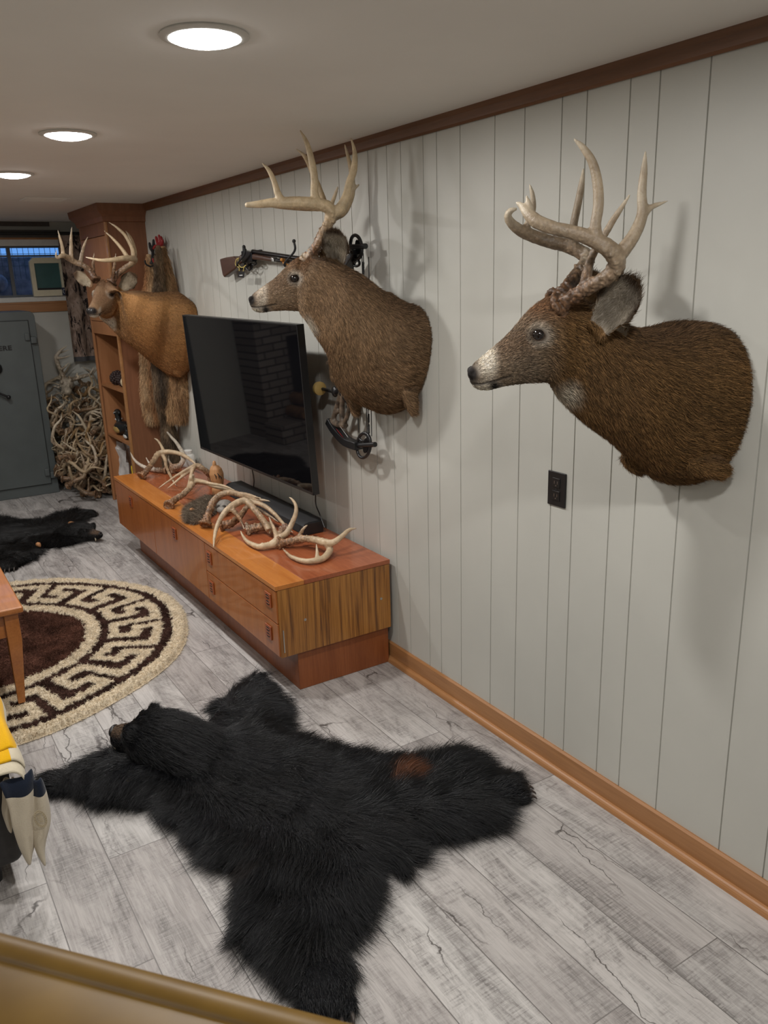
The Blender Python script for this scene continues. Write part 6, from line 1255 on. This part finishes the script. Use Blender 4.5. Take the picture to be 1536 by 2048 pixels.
# a weathered skull with its antlers on top of the heap
es = thing('antler_skull', 'weathered grey skull with antlers standing on top of the antler heap', 'skull', P(135, 775, 'y', 7.35))
q = P(133, 768, 'y', 7.35); mb = MB(); mb.ball(q, (.06, .07, .055), 16, 12); mb.ball(q+[-.02, -.07, -.05], (.04, .09, .04), 14, 10)
for k in range(14): mb.ball(q+g.normal(0, .05, 3)*[1, .8, .7], .014, 8, 5)
link('cranium', remeshed(mb, .007, 1), plain('grey_bone', (.36, .31, .24), .7, var=.3, scale=50, bump=.3), es)
def yy(pts, y): return [(*P(a, b, 'y', y), r) for a, b, r in pts]
me = antler_mesh([yy([(128, 758, .02), (122, 742, .018), (114, 725, .017), (112, 714, .016), (122, 700, .012), (134, 692, .004)], 7.36), yy([(113, 716, .014), (125, 716, .01), (142, 711, .004)], 7.34), yy([(122, 740, .013), (130, 733, .009), (137, 726, .004)], 7.33), yy([(116, 706, .012), (128, 703, .008), (139, 699, .003)], 7.38)], P(128, 758, 'y', 7.36), .024, .006, pale=(.44, .38, .30), brown=(.30, .24, .17)); link('antler', me, M['antler'], es)
me = antler_mesh([yy([(140, 760, .02), (152, 757, .018), (168, 752, .016), (182, 748, .013), (192, 738, .01), (196, 728, .004)], 7.33), yy([(150, 757, .012), (154, 748, .008), (154, 744, .004)], 7.33), yy([(180, 748, .011), (186, 738, .007), (188, 732, .003)], 7.3)], P(140, 760, 'y', 7.33), .024, .006, pale=(.44, .38, .30), brown=(.30, .24, .17)); link('antler', me, M['antler'], es)
# ------------------------------------------------------------------ fireplace seen only as a reflection in the television
t = NT('grey_brick'); br = t.n('ShaderNodeTexBrick'); t.val(br, Scale=1.0, Mortar_Size=.008, Brick_Width=.21, Row_Height=.07); br.inputs['Color1'].default_value = (.40, .36, .32, 1); br.inputs['Color2'].default_value = (.28, .24, .21, 1); br.inputs['Mortar'].default_value = (.07, .06, .055, 1)
t.l(t.coords(rot=(PI/2, 0, 0)), br.inputs['Vector']); t.base(br.outputs['Color']).set(.85); M['brick'] = t.m
fp = thing('fireplace', 'brick fireplace with a dark firebox, seen as a reflection in the television', 'fireplace', (-2.6, 7.3, 0))
FX0, FX1, FY = -3.35, -2.0, 7.15
mb = MB(); mb.box((FX0, FY, .001), (FX0+.33, Y_FAR-.03, 2.19)); obj('pier', mb, M['brick'], fp); mb = MB(); mb.box((FX1-.33, FY, .001), (FX1, Y_FAR-.03, 2.19)); obj('pier', mb, M['brick'], fp)
mb = MB(); mb.box((FX0+.331, FY, .95), (FX1-.331, Y_FAR-.03, 2.19)); obj('breast', mb, M['brick'], fp); mb = MB(); mb.box((FX0+.331, Y_FAR-.06, .001), (FX1-.331, Y_FAR-.03, .949)); obj('firebox', mb, M['black_matte'], fp)
mb = MB(); mb.box((FX0-.05, FY-.35, .001), (FX1+.05, FY-.001, .18)); obj('hearth', mb, M['brick'], fp, bevel=.01); mb = MB(); mb.box((FX0-.04, FY-.12, 1.18), (FX1+.04, FY-.0005, 1.26)); obj('mantel', mb, M['case_dark'], fp, bevel=.008)
M['bark'] = plain('split_log', (.36, .19, .085), .85, var=.4, scale=24, bump=.4)
for i, (x, z) in enumerate(((-2.25, .241), (-2.38, .241), (-2.51, .241), (-2.315, .355), (-2.445, .355))):
    mb = MB(); mb.tube([(x, FY-.33, z), (x+.01, FY-.17, z), (x, FY-.02, z)], .058, 9); setp(obj('firewood_log', mb, M['bark'], smooth=True), 'split log stacked on the hearth, seen in the television screen', 'log', 'logs on the hearth')
